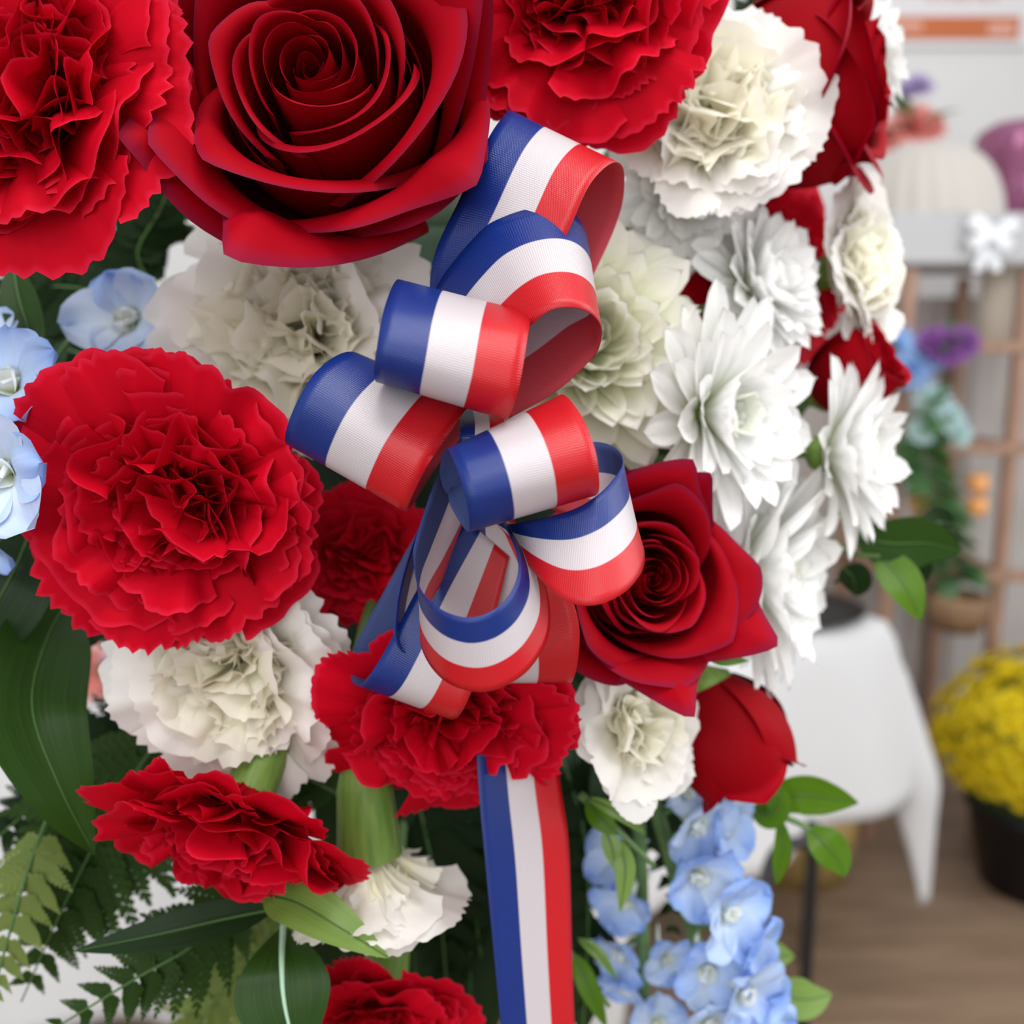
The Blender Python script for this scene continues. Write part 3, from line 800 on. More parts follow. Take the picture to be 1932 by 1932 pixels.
# front upper left loop
strip([(800, 600, .250), (768, 545, .242), (748, 529, .230), (725, 582, .215), (711, 657, .211), (707, 713, .218), (725, 722, .232), (800, 730, .246)],
      [(960, 650, .252), (995, 605, .244), (1002, 592, .232), (996, 634, .217), (979, 731, .214), (958, 790, .222), (945, 780, .236), (920, 770, .248)])
# left loop
strip([(800, 740, .252), (715, 690, .246), (660, 664, .237), (604, 694, .228), (562, 755, .225), (538, 825, .232), (560, 842, .244), (650, 835, .254), (780, 800, .256)],
      [(925, 745, .246), (905, 750, .243), (879, 773, .237), (837, 834, .228), (800, 890, .225), (767, 962, .231), (780, 950, .242), (825, 880, .252), (905, 785, .254)])
# small front loop right of the knot
strip([(905, 900, .245), (850, 935, .240), (829, 893, .233), (841, 848, .222), (855, 868, .213), (868, 903, .209), (881, 950, .209), (886, 1002, .215), (868, 985, .225), (846, 932, .236), (880, 880, .246)],
      [(1000, 850, .250), (1020, 800, .245), (1040, 765, .238), (1063, 745, .229), (1096, 783, .217), (1121, 843, .212), (1130, 897, .214), (1126, 932, .223), (1095, 935, .234), (1060, 915, .244), (980, 880, .252)])
# right lower loop
strip([(900, 960, .250), (949, 988, .240), (1010, 980, .228), (1080, 962, .223), (1130, 932, .224), (1163, 897, .230), (1175, 872, .239), (1166, 850, .248), (1140, 836, .255), (1100, 836, .258), (1000, 860, .255)],
      [(915, 965, .248), (965, 1020, .236), (1012, 1085, .224), (1063, 1132, .217), (1120, 1142, .214), (1175, 1120, .217), (1209, 1081, .224), (1216, 1048, .235), (1204, 1020, .247), (1150, 1000, .255), (1010, 950, .255)])
# bottom front loop
strip([(860, 850, .248), (825, 898, .240), (785, 1016, .232), (781, 1062, .227), (790, 1105, .220), (812, 1135, .213), (846, 1157, .209), (888, 1165, .207), (935, 1149, .208), (967, 1113, .212), (979, 1067, .218), (965, 1016, .226), (935, 970, .236), (900, 920, .246)],
      [(900, 860, .262), (900, 990, .266), (862, 1060, .262), (815, 1130, .250), (793, 1190, .236), (803, 1240, .226), (840, 1285, .217), (897, 1305, .213), (949, 1296, .213), (1002, 1258, .217), (1036, 1190, .225), (1028, 1100, .235), (985, 1010, .243), (920, 930, .250)])
# low left loop in the back
strip([(880, 980, .258), (795, 1100, .256), (744, 1195, .252), (700, 1270, .254), (672, 1292, .262), (662, 1270, .272), (672, 1215, .278), (725, 1115, .282), (790, 1000, .280), (860, 900, .275)],
      [(960, 1050, .252), (930, 1180, .250), (895, 1290, .250), (870, 1345, .253), (850, 1357, .262), (838, 1335, .274), (845, 1270, .282), (880, 1150, .286), (920, 1020, .282), (930, 920, .276)])
# narrow loop end behind the bottom loop
strip([(850, 900, .256), (800, 975, .254), (762, 1080, .250), (744, 1175, .247), (750, 1218, .248), (772, 1230, .253), (800, 1190, .260)],
      [(900, 910, .274), (840, 985, .280), (805, 1090, .280), (790, 1180, .278), (795, 1222, .276), (806, 1232, .278), (822, 1190, .280)])
# loop behind on the right, hanging down
strip([(890, 900, .260), (880, 1000, .258), (850, 1085, .257), (846, 1180, .257), (870, 1272, .260), (885, 1288, .268), (885, 1260, .278), (900, 1100, .282), (900, 960, .276)],
      [(930, 920, .256), (990, 1010, .252), (1056, 1085, .250), (1090, 1165, .251), (1091, 1240, .254), (1077, 1288, .262), (1060, 1255, .276), (1010, 1100, .282), (950, 960, .276)])
# knot in the middle
strip([(862, 770, .258), (868, 800, .240), (866, 835, .236), (862, 875, .244), (866, 890, .260)],
      [(950, 775, .258), (952, 800, .238), (952, 840, .235), (946, 880, .243), (945, 895, .260)], name='knot', n=40)
# hanging end
strip([(905, 1180, .284), (897, 1350, .281), (905, 1510, .279), (917, 1640, .279), (932, 1800, .281), (948, 1965, .284)],
      [(965, 1180, .284), (1035, 1360, .296), (1060, 1500, .298), (1073, 1600, .299), (1079, 1800, .301), (1085, 1965, .304)], name='streamer', n=60)
#__FOLIAGE__
# ------------------------------------------------------------------ foliage of the arrangement
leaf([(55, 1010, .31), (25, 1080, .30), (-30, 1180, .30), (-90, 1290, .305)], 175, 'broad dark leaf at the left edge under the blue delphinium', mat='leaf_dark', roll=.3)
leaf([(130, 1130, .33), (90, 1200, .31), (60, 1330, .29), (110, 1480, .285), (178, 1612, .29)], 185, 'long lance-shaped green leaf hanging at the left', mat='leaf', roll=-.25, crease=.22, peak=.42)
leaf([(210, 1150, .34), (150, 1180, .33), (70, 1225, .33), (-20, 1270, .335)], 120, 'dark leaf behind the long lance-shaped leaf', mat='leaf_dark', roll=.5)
leaf([(535, 1745, .30), (532, 1820, .285), (538, 1900, .28), (565, 2010, .28)], 175, 'upright green leaf with a pale midrib at the bottom', mat='leaf', rib_mat='rib_pale', rib_r=.0012, roll=.15, crease=.1, peak=.55)
leaf([(500, 1690, .29), (560, 1705, .28), (640, 1750, .275), (735, 1808, .275)], 95, 'bright green pointed leaf under the nodding red carnation', mat='leaf_soft', roll=-.3, crease=.25, peak=.4)
leaf([(520, 1715, .30), (420, 1735, .295), (290, 1765, .29), (140, 1795, .29)], 75, 'dark narrow leaf reaching left under the nodding carnation', mat='leaf_dark', roll=.25)
leaf([(25, 500, .31), (35, 560, .305), (55, 630, .30), (60, 690, .30)], 70, 'small green leaf under the top left carnation', mat='leaf', roll=.2)
leaf([(1325, 1228, .300), (1362, 1243, .300), (1412, 1247, .305)], 26, 'small green sepal leaf above the half-open rose', mat='leaf_lime')
leaf([(130, 640, .35), (100, 690, .345), (130, 740, .34), (170, 780, .34)], 50, 'curled green leaf above the left delphinium stalk', mat='leaf_dark', roll=.4)

sprig('leafy_sprig', 'sprig of broad green leaves beside the white chrysanthemum over the table', [(1560, 1020, .38), (1620, 1045, .375), (1660, 1050, .37)],
      [([(1610, 1010, .375), (1680, 1025, .37), (1750, 1025, .37), (1815, 1040, .37)], 110, 'leaf', .35),
       ([(1650, 1040, .375), (1685, 1075, .37), (1715, 1120, .365), (1738, 1172, .365)], 75, 'leaf_lime', -.3),
       ([(1590, 1070, .38), (1610, 1090, .38), (1615, 1125, .385)], 75, 'leaf_dark', .5),
       ([(1690, 1060, .385), (1730, 1075, .39), (1745, 1100, .39)], 60, 'leaf_dark', .2),
       ([(1730, 1000, .40), (1770, 985, .405), (1800, 990, .41)], 60, 'leaf_dark', .2)], 'leaf')
sprig('leafy_sprig', 'sprig of bright green leaves under the half-open rose', [(1400, 1530, .37), (1470, 1540, .365), (1520, 1560, .36), (1545, 1590, .36)],
      [([(1430, 1530, .37), (1500, 1500, .36), (1560, 1505, .36), (1620, 1515, .36)], 78, 'leaf_lime', .4),
       ([(1420, 1520, .37), (1450, 1535, .36), (1470, 1510, .355), (1475, 1480, .355)], 60, 'leaf_lime', -.2),
       ([(1470, 1540, .365), (1478, 1590, .36), (1472, 1630, .36), (1465, 1670, .36)], 38, 'leaf_lime', .5),
       ([(1525, 1560, .36), (1555, 1590, .355), (1580, 1620, .355), (1595, 1655, .355)], 70, 'leaf_lime', -.2)], 'leaf_lime')
sprig('leafy_sprig', 'pair of soft green leaves at the bottom beside the blue delphinium', [(1400, 1880, .39), (1440, 1870, .385), (1480, 1880, .38)],
      [([(1450, 1860, .38), (1490, 1880, .375), (1530, 1885, .375), (1570, 1875, .375)], 75, 'leaf_soft', .2),
       ([(1440, 1780, .39), (1465, 1800, .385), (1500, 1805, .385)], 45, 'leaf_soft', .1)], 'leaf_soft')
sprig('leafy_sprig', 'pale young sprig of small leaves beside the white carnation facing right', [(1095, 1500, .33), (1130, 1530, .325), (1180, 1580, .32), (1235, 1635, .32)],
      [([(1105, 1510, .327), (1135, 1545, .322), (1165, 1575, .32)], 45, 'leaf_lime', .2), ([(1140, 1560, .322), (1155, 1600, .32), (1160, 1640, .32)], 36, 'leaf_soft', 0),
       ([(1165, 1580, .322), (1180, 1640, .318), (1170, 1720, .318)], 42, 'leaf_soft', .3), ([(1110, 1505, .325), (1160, 1530, .32), (1220, 1575, .32)], 24, 'leaf_soft', .2)], 'leaf_soft')
sprig('leafy_sprig', 'narrow bright leaves at the bottom right of the hanging ribbon', [(1060, 1780, .36), (1100, 1830, .355), (1150, 1900, .35)],
      [([(1085, 1800, .35), (1110, 1860, .345), (1145, 1940, .345)], 42, 'leaf_lime', .3), ([(1090, 1770, .355), (1130, 1800, .35), (1165, 1850, .35)], 22, 'leaf_soft', 0)], 'leaf_lime')

G1 = 'fern fronds at the lower left'
fern([(330, 1350, .36), (230, 1500, .34), (130, 1690, .33), (40, 1890, .325)], 230, 'green fern frond hanging to the lower left corner', 1, npairs=12, roll=.2)
fern([(480, 1650, .34), (380, 1770, .315), (250, 1850, .305), (70, 1960, .30)], 150, 'fern frond pointing to the bottom left under the dark narrow leaf', 2, npairs=10, roll=-.2)
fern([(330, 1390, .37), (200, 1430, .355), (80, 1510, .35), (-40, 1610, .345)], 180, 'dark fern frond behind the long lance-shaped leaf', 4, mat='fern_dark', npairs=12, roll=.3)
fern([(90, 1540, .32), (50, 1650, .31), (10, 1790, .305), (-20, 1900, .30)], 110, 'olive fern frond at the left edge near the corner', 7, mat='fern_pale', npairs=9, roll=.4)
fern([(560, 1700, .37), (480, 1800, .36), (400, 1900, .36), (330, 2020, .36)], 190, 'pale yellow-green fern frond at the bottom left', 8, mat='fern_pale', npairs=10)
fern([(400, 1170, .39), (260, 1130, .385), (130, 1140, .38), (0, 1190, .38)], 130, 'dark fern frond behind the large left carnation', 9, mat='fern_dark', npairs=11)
fern([(640, 1500, .36), (600, 1480, .35), (560, 1460, .345), (500, 1470, .34)], 90, 'short fern tip beside the nodding carnation calyx', 10, mat='fern', npairs=8)
GD = 'dark fern fronds filling the gaps between flowers'
k = 100
for pts, ln, lab in [
        ([(760, 1400, .40), (800, 1560, .39), (830, 1720, .385), (850, 1950, .385)], 170, 'dark fern frond between the hanging white carnation and the ribbon end'),
        ([(900, 1450, .40), (880, 1600, .395), (900, 1750, .39), (930, 1960, .39)], 170, 'dark fern frond along the left edge of the hanging ribbon end'),
        ([(1050, 1400, .40), (1100, 1560, .395), (1110, 1720, .39), (1100, 1950, .39)], 150, 'dark fern frond along the right edge of the hanging ribbon end'),
        ([(640, 1380, .40), (560, 1450, .395), (430, 1500, .39), (300, 1560, .39)], 160, 'dark fern frond behind the nodding red carnation'),
        ([(300, 640, .41), (200, 560, .40), (90, 540, .395), (-40, 560, .39)], 170, 'dark fern frond just under the top left carnation'),
        ([(350, 760, .41), (220, 700, .405), (80, 640, .40), (-60, 620, .40)], 170, 'dark fern frond above the left delphinium'),
        ([(300, 560, .40), (260, 480, .39), (300, 400, .385), (330, 330, .38)], 130, 'dark fern frond between the top left carnation and the large rose'),
        ([(1180, 1320, .42), (1240, 1440, .41), (1260, 1600, .41), (1270, 1800, .41)], 120, 'dark fern frond between the two blue delphiniums at lower right'),
        ([(150, 900, .40), (60, 960, .39), (-20, 1040, .385), (-90, 1150, .38)], 160, 'dark fern frond at the left edge above the broad dark leaf'),
        ([(1400, 120, .42), (1440, 60, .42), (1450, 0, .42), (1440, -80, .42)], 110, 'dark fern frond at the top edge between white carnation and rose')]:
    k += 1
    fern(pts, ln, lab, k, mat='fern_dark', npairs=11, group=GD, roll=.2 * math.sin(k * 1.7))
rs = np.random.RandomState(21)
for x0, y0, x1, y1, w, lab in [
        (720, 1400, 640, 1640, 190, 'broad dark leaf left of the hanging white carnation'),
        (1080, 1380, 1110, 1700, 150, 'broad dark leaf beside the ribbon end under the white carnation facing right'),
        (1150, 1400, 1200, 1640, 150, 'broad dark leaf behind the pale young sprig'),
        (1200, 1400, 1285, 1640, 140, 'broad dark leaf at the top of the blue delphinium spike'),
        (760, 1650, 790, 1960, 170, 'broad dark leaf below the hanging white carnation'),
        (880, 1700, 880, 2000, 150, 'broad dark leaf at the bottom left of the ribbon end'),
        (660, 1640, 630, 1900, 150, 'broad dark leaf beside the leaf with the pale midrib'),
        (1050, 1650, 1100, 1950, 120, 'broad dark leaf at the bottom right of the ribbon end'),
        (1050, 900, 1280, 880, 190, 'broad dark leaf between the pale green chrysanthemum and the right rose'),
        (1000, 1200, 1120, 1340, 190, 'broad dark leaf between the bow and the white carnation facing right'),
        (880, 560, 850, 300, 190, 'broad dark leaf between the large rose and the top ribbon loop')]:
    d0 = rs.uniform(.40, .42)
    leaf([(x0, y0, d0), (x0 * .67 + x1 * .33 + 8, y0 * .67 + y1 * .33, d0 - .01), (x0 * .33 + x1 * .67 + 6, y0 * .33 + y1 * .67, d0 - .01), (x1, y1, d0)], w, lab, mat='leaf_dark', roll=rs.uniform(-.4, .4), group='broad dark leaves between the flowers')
#__BACKGROUND__
# ------------------------------------------------------------------ background: easel, tables, shelf, pots
MT['cloth'] = plain_mat('tablecloth_white', (.58, .575, .575), rough=.8, sheen=.1, noise=.02, nscale=6)
MT['black_metal'] = plain_mat('black_metal', (.010, .010, .011), rough=.45, spec=.4)
MT['black_plastic'] = plain_mat('black_plastic', (.008, .008, .010), rough=.4, spec=.4)
MT['table_wood'] = plain_mat('table_top_grey', (.35, .34, .33), rough=.6)
MT['gold'] = plain_mat('gold_wicker', (.42, .29, .10), rough=.45, metal=.25, noise=.35, nscale=14, stretch=(9, 9, .6), bump=.4)
MT['rack'] = plain_mat('rack_copper_wood', (.36, .215, .15), rough=.55, noise=.25, nscale=10, stretch=(6, 6, 1))
MT['board'] = plain_mat('board_greige', (.44, .39, .36), rough=.75, noise=.12, nscale=6, stretch=(8, 8, .8))
MT['board_pale'] = plain_mat('board_pale', (.56, .53, .51), rough=.75, noise=.10, nscale=6, stretch=(8, 8, .8))
MT['white_board'] = plain_mat('shelf_white', (.50, .50, .51), rough=.5)
MT['dome'] = plain_mat('pleated_fabric', (.60, .555, .51), rough=.85, sheen=.2)
MT['satin'] = plain_mat('white_satin', (.90, .92, .95), rough=.35, sheen=.2)
MT['purple_glass'] = plain_mat('purple_glass', (.32, .10, .20), rough=.18, spec=.6, metal=.35, noise=.3, nscale=60, bump=.2)
MT['glint_glow'] = plain_mat('painted_glint', (1, .8, .5), emit=((1.0, .78, .42), 4.0))  # emission imitates a reflected highlight on the vase
MT['yellow'] = petal_mat('pot_mum_yellow', [(0, (.50, .34, .005)), (.5, (.80, .62, .012)), (1, (.88, .72, .03))], rough=.6, transl=.2, var=.15)
MT['pinkf'] = petal_mat('far_flower_coral', [(0, (.70, .16, .12)), (1, (.86, .36, .32))], transl=.2)
MT['purplef'] = petal_mat('far_flower_purple', [(0, (.16, .05, .24)), (1, (.33, .12, .42))], transl=.2)
MT['lilac'] = petal_mat('far_flower_lilac', [(0, (.40, .28, .55)), (1, (.60, .50, .74))], transl=.2)
MT['bluef'] = petal_mat('far_flower_blue', [(0, (.42, .60, .80)), (1, (.30, .48, .85))], transl=.2)
MT['tealf'] = petal_mat('far_flower_teal', [(0, (.55, .68, .40)), (1, (.50, .70, .80))], transl=.2)
MT['orangef'] = plain_mat('orange_candle', (.80, .36, .12), rough=.5, noise=.1, nscale=20)
MT['far_leaf'] = leaf_mat('far_leaf_green', (.05, .14, .05), (.12, .25, .10), rough=.5)
MT['far_leaf_dark'] = leaf_mat('far_leaf_dark', (.03, .07, .02), (.06, .12, .035), rough=.6)
MT['ink'] = plain_mat('poster_orange', (.62, .17, .06), rough=.6)
MT['ink_pale'] = plain_mat('poster_salmon', (.80, .42, .32), rough=.6)
MT['poster'] = plain_mat('poster_white', (.84, .82, .83), rough=.6)
MT['wicker'] = plain_mat('brown_wicker', (.24, .14, .075), rough=.7, noise=.4, nscale=70, bump=.5)

def draped_cloth(name, cx, cy, zt, hx, hy, rz, drop, label, flare=.24, corner_extra=2.0, n=61):
    root = None
    g = np.linspace(-1, 1, n)
    ex, ey = hx + drop, hy + drop
    X = g[None, :] * ex + 0 * g[:, None]; Y = g[:, None] * ey + 0 * g[None, :]
    cxp = np.clip(X, -hx, hx); cyp = np.clip(Y, -hy, hy)
    dx, dy = X - cxp, Y - cyp
    dist = np.hypot(dx, dy)
    both = np.minimum(np.abs(dx), np.abs(dy)) / drop
    down = np.minimum(dist * (1 + (corner_extra - 1) * both), 1.72 * drop)
    ux, uy = dx / (dist + 1e-9), dy / (dist + 1e-9)
    along = np.where(np.abs(dx) > np.abs(dy), Y, X)
    fold = np.sin(along * 21) * .018 * (dist / drop) * (1 - np.clip(both * 3, 0, 1))
    out = flare * down ** .8 * (1 + .2 * np.sin(along * 9)) + fold
    PX = cxp + ux * out; PY = cyp + uy * out; PZ = -down * np.sqrt(1 - flare ** 2) + .004
    # spare cloth at each corner hangs as a gathered tube
    corner = (np.abs(dx) > 1e-6) & (np.abs(dy) > 1e-6)
    th = np.arctan2(np.abs(dy), np.abs(dx)) - math.pi / 4
    tt = smooth((down / drop - .75) / .40)
    rt = .052
    ang = math.pi / 4 + th * 3.3
    TX = np.sign(dx) * (.045 + rt * np.cos(ang)); TY = np.sign(dy) * (.045 + rt * np.sin(ang))
    PX = np.where(corner, PX * (1 - tt) + (cxp + TX) * tt, PX); PY = np.where(corner, PY * (1 - tt) + (cyp + TY) * tt, PY)
    V = np.stack([PX, PY, PZ], -1)
    o = link(name, grid_mesh(name, V), MT['cloth'])
    o.location = (cx, cy, zt); o.rotation_euler = (0, 0, rz)
    md = o.modifiers.new('thickness', 'SOLIDIFY'); md.thickness = .002; md.offset = 1
    return tag(o, label, 'tablecloth')

def table(cx, cy, zt, hx, hy, rz, label):
    M = np.eye(4); c, s = math.cos(rz), math.sin(rz)
    M[:2, :2] = [[c, -s], [s, c]]; M[:3, 3] = (cx, cy, 0)
    t = thing('folding_table', M, label, 'table')
    tp = link('tabletop', box_mesh('tabletop', (2 * hx - .01, 2 * hy - .01, .03), .004), MT['table_wood'], t); tp.location = (0, 0, zt - .017)
    lg = tube_mesh('leg', [(0, 0, 0), (0, 0, zt - .03)], .014, 10); lg.materials.append(MT['black_metal'])
    for sx in (-1, 1):
        for sy in (-1, 1):
            l = link('leg', lg, None, t); l.location = (sx * (hx - .08), sy * (hy - .08), 0)
    return t

# right table: corner at the far right end of its near edge
cA = floor_at(1675, 1180, .75); cB = floor_at(1478, 1226, .75)
e1 = unit((cB - cA)); e2 = np.array([-e1[1], e1[0], 0]);
if e2[1] < 0: e2 = -e2
HX, HY = .34, .40
tc_ = cA + e1 * HX + e2 * HY
rz_t = math.atan2(e1[1], e1[0])
table(tc_[0], tc_[1], .75, HX, HY, rz_t, 'table under the white cloth at right')
draped_cloth('tablecloth', tc_[0], tc_[1], .752, HX, HY, rz_t, .34, 'white cloth hanging over the corner of the right table')
pl = floor_at(1500, 1150, .77)
o = link('plate', lathe_mesh('plate', [(.001, .0), (.09, .0), (.13, .012), (.135, .016), (.128, .018), (.085, .006), (.001, .005)], 40), MT['black_plastic'])
o.location = (pl[0], pl[1], .763); tag(o, 'dark round plate on the right table', 'plate')

# left table
lx = floor_at(420, 1416, .75)
table(lx[0] - .65, lx[1] + .36, .75, .60, .36, 0, 'table under the white cloth at left')
draped_cloth('tablecloth', lx[0] - .65, lx[1] + .36, .752, .60, .36, 0, .37, 'white cloth seen through the ferns at lower left')

def far_flower_mesh(rs, R, mat, n=14, name='flower'):
    """small many-petalled flower head as one mesh"""
    verts, faces, uvs = [], [], []
    for li, (m, L, f) in enumerate([(n, 1.0, 80), (n - 3, .8, 50), (n - 6, .55, 22)]):
        off = rs.uniform(0, 6.28)
        for i in range(m):
            az = off + i * 2 * math.pi / m; ph = math.radians(f + rs.uniform(-8, 8))
            ca, sa = math.cos(az), math.sin(az)
            b0 = len(verts)
            for t, w in ((0, .03), (.55, .17), (1, .04)):
                r, z = R * L * t * math.sin(ph), R * L * t * math.cos(ph)
                for s in (-1, 1):
                    y = s * w * R
                    verts.append((r * ca - y * sa, r * sa + y * ca, z)); uvs.append((.5 + .5 * s, t))
            faces += [[b0, b0 + 1, b0 + 3, b0 + 2], [b0 + 2, b0 + 3, b0 + 5, b0 + 4]]
    me = make_mesh(name, verts, faces, uvs); me.materials.append(MT[mat]); return me

def small_leaf_mesh(L, W, mat):
    v, f, uv = [], [], []
    for i in range(6):
        t = i / 5; w = W * math.sin(math.pi * (t * .96 + .02)) ** .8
        for k_ in (-1, 0, 1):
            v.append((L * t, w * k_, .15 * L * t * (1 - t) + .12 * w * abs(k_))); uv.append((.5 + .5 * k_, t))
    for i in range(5):
        a = i * 3; f += [[a, a + 1, a + 4, a + 3], [a + 1, a + 2, a + 5, a + 4]]
    me = make_mesh('leaf', v, f, uv); me.materials.append(MT[mat]); return me

# black pot of yellow mums
pb = floor_at(1935, 1680)
M = np.eye(4); M[:3, 3] = (pb[0] + .03, pb[1] + .03, 0)
pot = thing('potted_mum', M, 'yellow chrysanthemum plant in a black pot on the floor', 'plant')
link('pot', lathe_mesh('pot', [(.001, .0), (.115, .0), (.16, .20), (.168, .20), (.168, .225), (.155, .225), (.15, .19), (.001, .19)], 40), MT['black_plastic'], pot)
link('foliage', lathe_mesh('foliage', [(.04, .18), (.16, .22), (.215, .32), (.205, .42), (.14, .50), (.06, .532), (.001, .535)], 36), MT['far_leaf_dark'], pot)
rs = np.random.RandomState(77)
ym = [far_flower_mesh(rs, .029, 'yellow', 13) for _ in range(4)]
for i in range(290):
    a = i * 2.39996; h = -.45 + 1.45 * (i + .5) / 290
    rr = math.sqrt(max(0, 1 - min(1, abs(h)) ** 2)) if h > 0 else math.sqrt(max(0, 1 - (h / .9) ** 2))
    n_ = np.array([rr * math.cos(a), rr * math.sin(a), h])
    p_ = np.array([.238 * rr * math.cos(a), .238 * rr * math.sin(a), .36 + (.205 if h > 0 else .17) * h]) * rs.uniform(.97, 1.03)
    if p_[1] > .17: continue
    Mf = np.array(Vector(n_).to_track_quat('Z', 'Y').to_matrix().to_4x4()); Mf[:3, 3] = p_
    link('flower', ym[i % 4], None, pot, Matrix(Mf.tolist()))

# gold wicker pot under the table
gb = floor_at(1530, 1690)
M = np.eye(4); M[:3, 3] = (gb[0], gb[1] + .13, 0)
gp = thing('wicker_basket', M, 'gold wicker basket on the floor under the right table', 'basket')
link('basket_wall', lathe_mesh('basket_wall', [(.001, .0), (.125, .0), (.14, .10), (.145, .20), (.138, .20), (.13, .10), (.115, .012), (.001, .012)], 36), MT['gold'], gp)
link('basket_rim', lathe_mesh('basket_rim', [(.136, .195), (.15, .195), (.152, .21), (.145, .218), (.136, .21), (.136, .195)], 36), MT['gold'], gp)

# easel behind the arrangement: rear leg in view
eb = at(1524, 1760, .95)
M = np.eye(4); M[:3, 3] = (eb[0], eb[1], 0)
ez = thing('easel', M, 'black metal easel leg standing behind the flowers at lower right', 'easel')
topz = at(1524, 1560, .95)[2]
link('rear_leg', tube_mesh('rear_leg', spline([(0, 0, 0), (0, 0, topz * .5), (0, 0, topz - .02), (-.012, -.01, topz), (-.06, -.06, topz + .006), (-.14, -.30, topz + .02)], 40), .0062, 12), MT['black_metal'], ez)
ap = np.array([-.14, -.30, topz + .02])
link('crossbar', tube_mesh('crossbar', [ap + [-.14, -.02, .0], ap + [.0, 0, .0]], .006, 10), MT['black_metal'], ez)

# shelf rack
RD = 2.35
def rack_pt(px, py, d=RD): return at(px, py, d)
r0 = rack_pt(1700, 1000); ry = r0[1] + .12
def on_plane(px, py, y):
    r = FWD + RGT * ((px - 966) / F_PX) - UPV * ((py - 966) / F_PX)
    return CAM + r * (y / r[1])
ztop = on_plane(1800, 500, 2.30)[2]
xl = on_plane(1718, 500, 2.30)[0]; xr = on_plane(1905, 700, 2.30)[0] + .02
M = np.eye(4); M[:3, 3] = (xl, 2.30, 0)
rack = thing('shelf_rack', M, 'copper-brown wooden shelf rack against the back wall', 'shelf')
W_ = xr - xl
def bar(name, size, loc, mat):
    b = link(name, box_mesh(name, size, .003), MT[mat], rack); b.location = loc
for x in (0, W_):
    for y in (0, .32):
        bar('post', (.030, .030, ztop - .01), (x, y, (ztop - .01) / 2), 'rack')
for px, py in ((1800, 655), (1800, 845), (1850, 1085)):
    z = on_plane(px, py, 2.30)[2]
    bar('shelf_board', (W_ + .03, .34, .022), (W_ / 2, .16, z), 'rack')
    bar('rail', (W_ + .35, .02, .028), (W_ / 2 + .17, -.012, z), 'rack')
nb = 9
for i in range(nb):
    w = (W_ + .9) / nb
    bar('back_board', (w - .006, .012, ztop - .08), (-.45 + (i + .5) * w, .345 + .004 * (i % 2), (ztop - .08) / 2 + .02), 'board_pale' if i in (1, 4, 6, 7) else 'board')
zw = ztop
wb = link('white_ledge', box_mesh('white_ledge', (1.0, .42, .115), .006), MT['white_board'])
wb.location = (xl + .43, 2.30 + .18, zw + .058); tag(wb, 'white boxed ledge on top of the shelf rack', 'shelf')
# pleated dome
a_ = np.linspace(0, 2 * math.pi, 120, endpoint=False); t_ = np.linspace(0, 1, 16)
RR = .182
V = np.zeros((16, 120, 3))
for j, t in enumerate(t_):
    r = RR * max(.004, math.cos(t * math.pi / 2) ** .75); z = RR * 1.02 * math.sin(t * math.pi / 2)
    rr = r * (1 + .018 * np.sin(a_ * 24 + t * 3))
    V[j, :, 0] = rr * np.cos(a_); V[j, :, 1] = rr * np.sin(a_); V[j, :, 2] = z
dome = link('pleated_dome', grid_mesh('pleated_dome', V, None, True), MT['dome'])
dp = on_plane(1742, 392, 2.46)
dome.location = (dp[0], 2.46, zw + .117); tag(dome, 'off-white pleated dome on the white ledge', 'lampshade')
# satin bow on the ledge front
bp_ = on_plane(1865, 440, 2.265)
M = np.eye(4); M[:3, 3] = bp_
sb = thing('satin_bow', M, 'small white satin bow on the front of the white ledge', 'bow')
for sx, ang in ((-1, .5), (1, .4), (-1, -.5), (1, -.7)):
    tt = np.linspace(0, 2 * math.pi, 24)
    c = np.stack([sx * .030 * (1 - np.cos(tt)), -.014 * np.sin(tt) - .016, 0 * tt], -1)
    ca, sa = math.cos(ang * sx), math.sin(ang * sx)
    c = np.stack([c[:, 0] * ca - c[:, 2] * sa, c[:, 1], c[:, 0] * sa + c[:, 2] * ca], -1)
    wz = .008 + .010 * (1 - np.cos(tt))[:, None] / 2
    up = np.array([-sa, 0, ca]) * wz
    V = np.stack([c + up, c - up], 1)
    link('loop', grid_mesh('loop', V), MT['satin'], sb)
for sx in (-.4, .5):
    c = spline([(0, 0, 0), (sx * .02, -.006, -.04), (sx * .05, -.004, -.085)], 10)
    link('tail', grid_mesh('tail', np.stack([c + [-.012, 0, 0], c + [.012, 0, 0]], 1)), MT['satin'], sb)
# purple glass vase on the ledge
vp = on_plane(1902, 385, 2.60)
M = np.eye(4); M[:3, 3] = (vp[0] + .01, 2.60, zw + .117)
va = thing('glass_vase', M, 'purple glass candle holder on the white ledge', 'vase')
link('vase_body', lathe_mesh('vase_body', [(.001, 0), (.055, 0), (.072, .01), (.078, .10), (.092, .175), (.105, .215), (.098, .24), (.065, .262), (.055, .265), (.055, .255), (.085, .22), (.07, .10), (.06, .02), (.001, .02)], 36), MT['purple_glass'], va)
glint = link('glint_bead', lathe_mesh('glint_bead', [(.001, -.014), (.010, -.008), (.0135, .002), (.008, .013), (.001, .02)], 16), MT['glint_glow'], va)  # glowing bead added to stand for a lamp's highlight on the glass
glint.location = (.0, -.112, .222)
# cream candle cylinder on the second shelf
cz = on_plane(1800, 655, 2.30)[2] + .012
cp = on_plane(1900, 640, 2.36)
o = link('pillar_candle', lathe_mesh('pillar_candle', [(.001, 0), (.052, 0), (.054, .004), (.054, .185), (.05, .19), (.02, .186), (.001, .184)], 32), plain_mat('cream_wax', (.60, .53, .44), rough=.5))
o.location = (cp[0], 2.40, cz); tag(o, 'cream pillar candle on the middle shelf', 'candle')

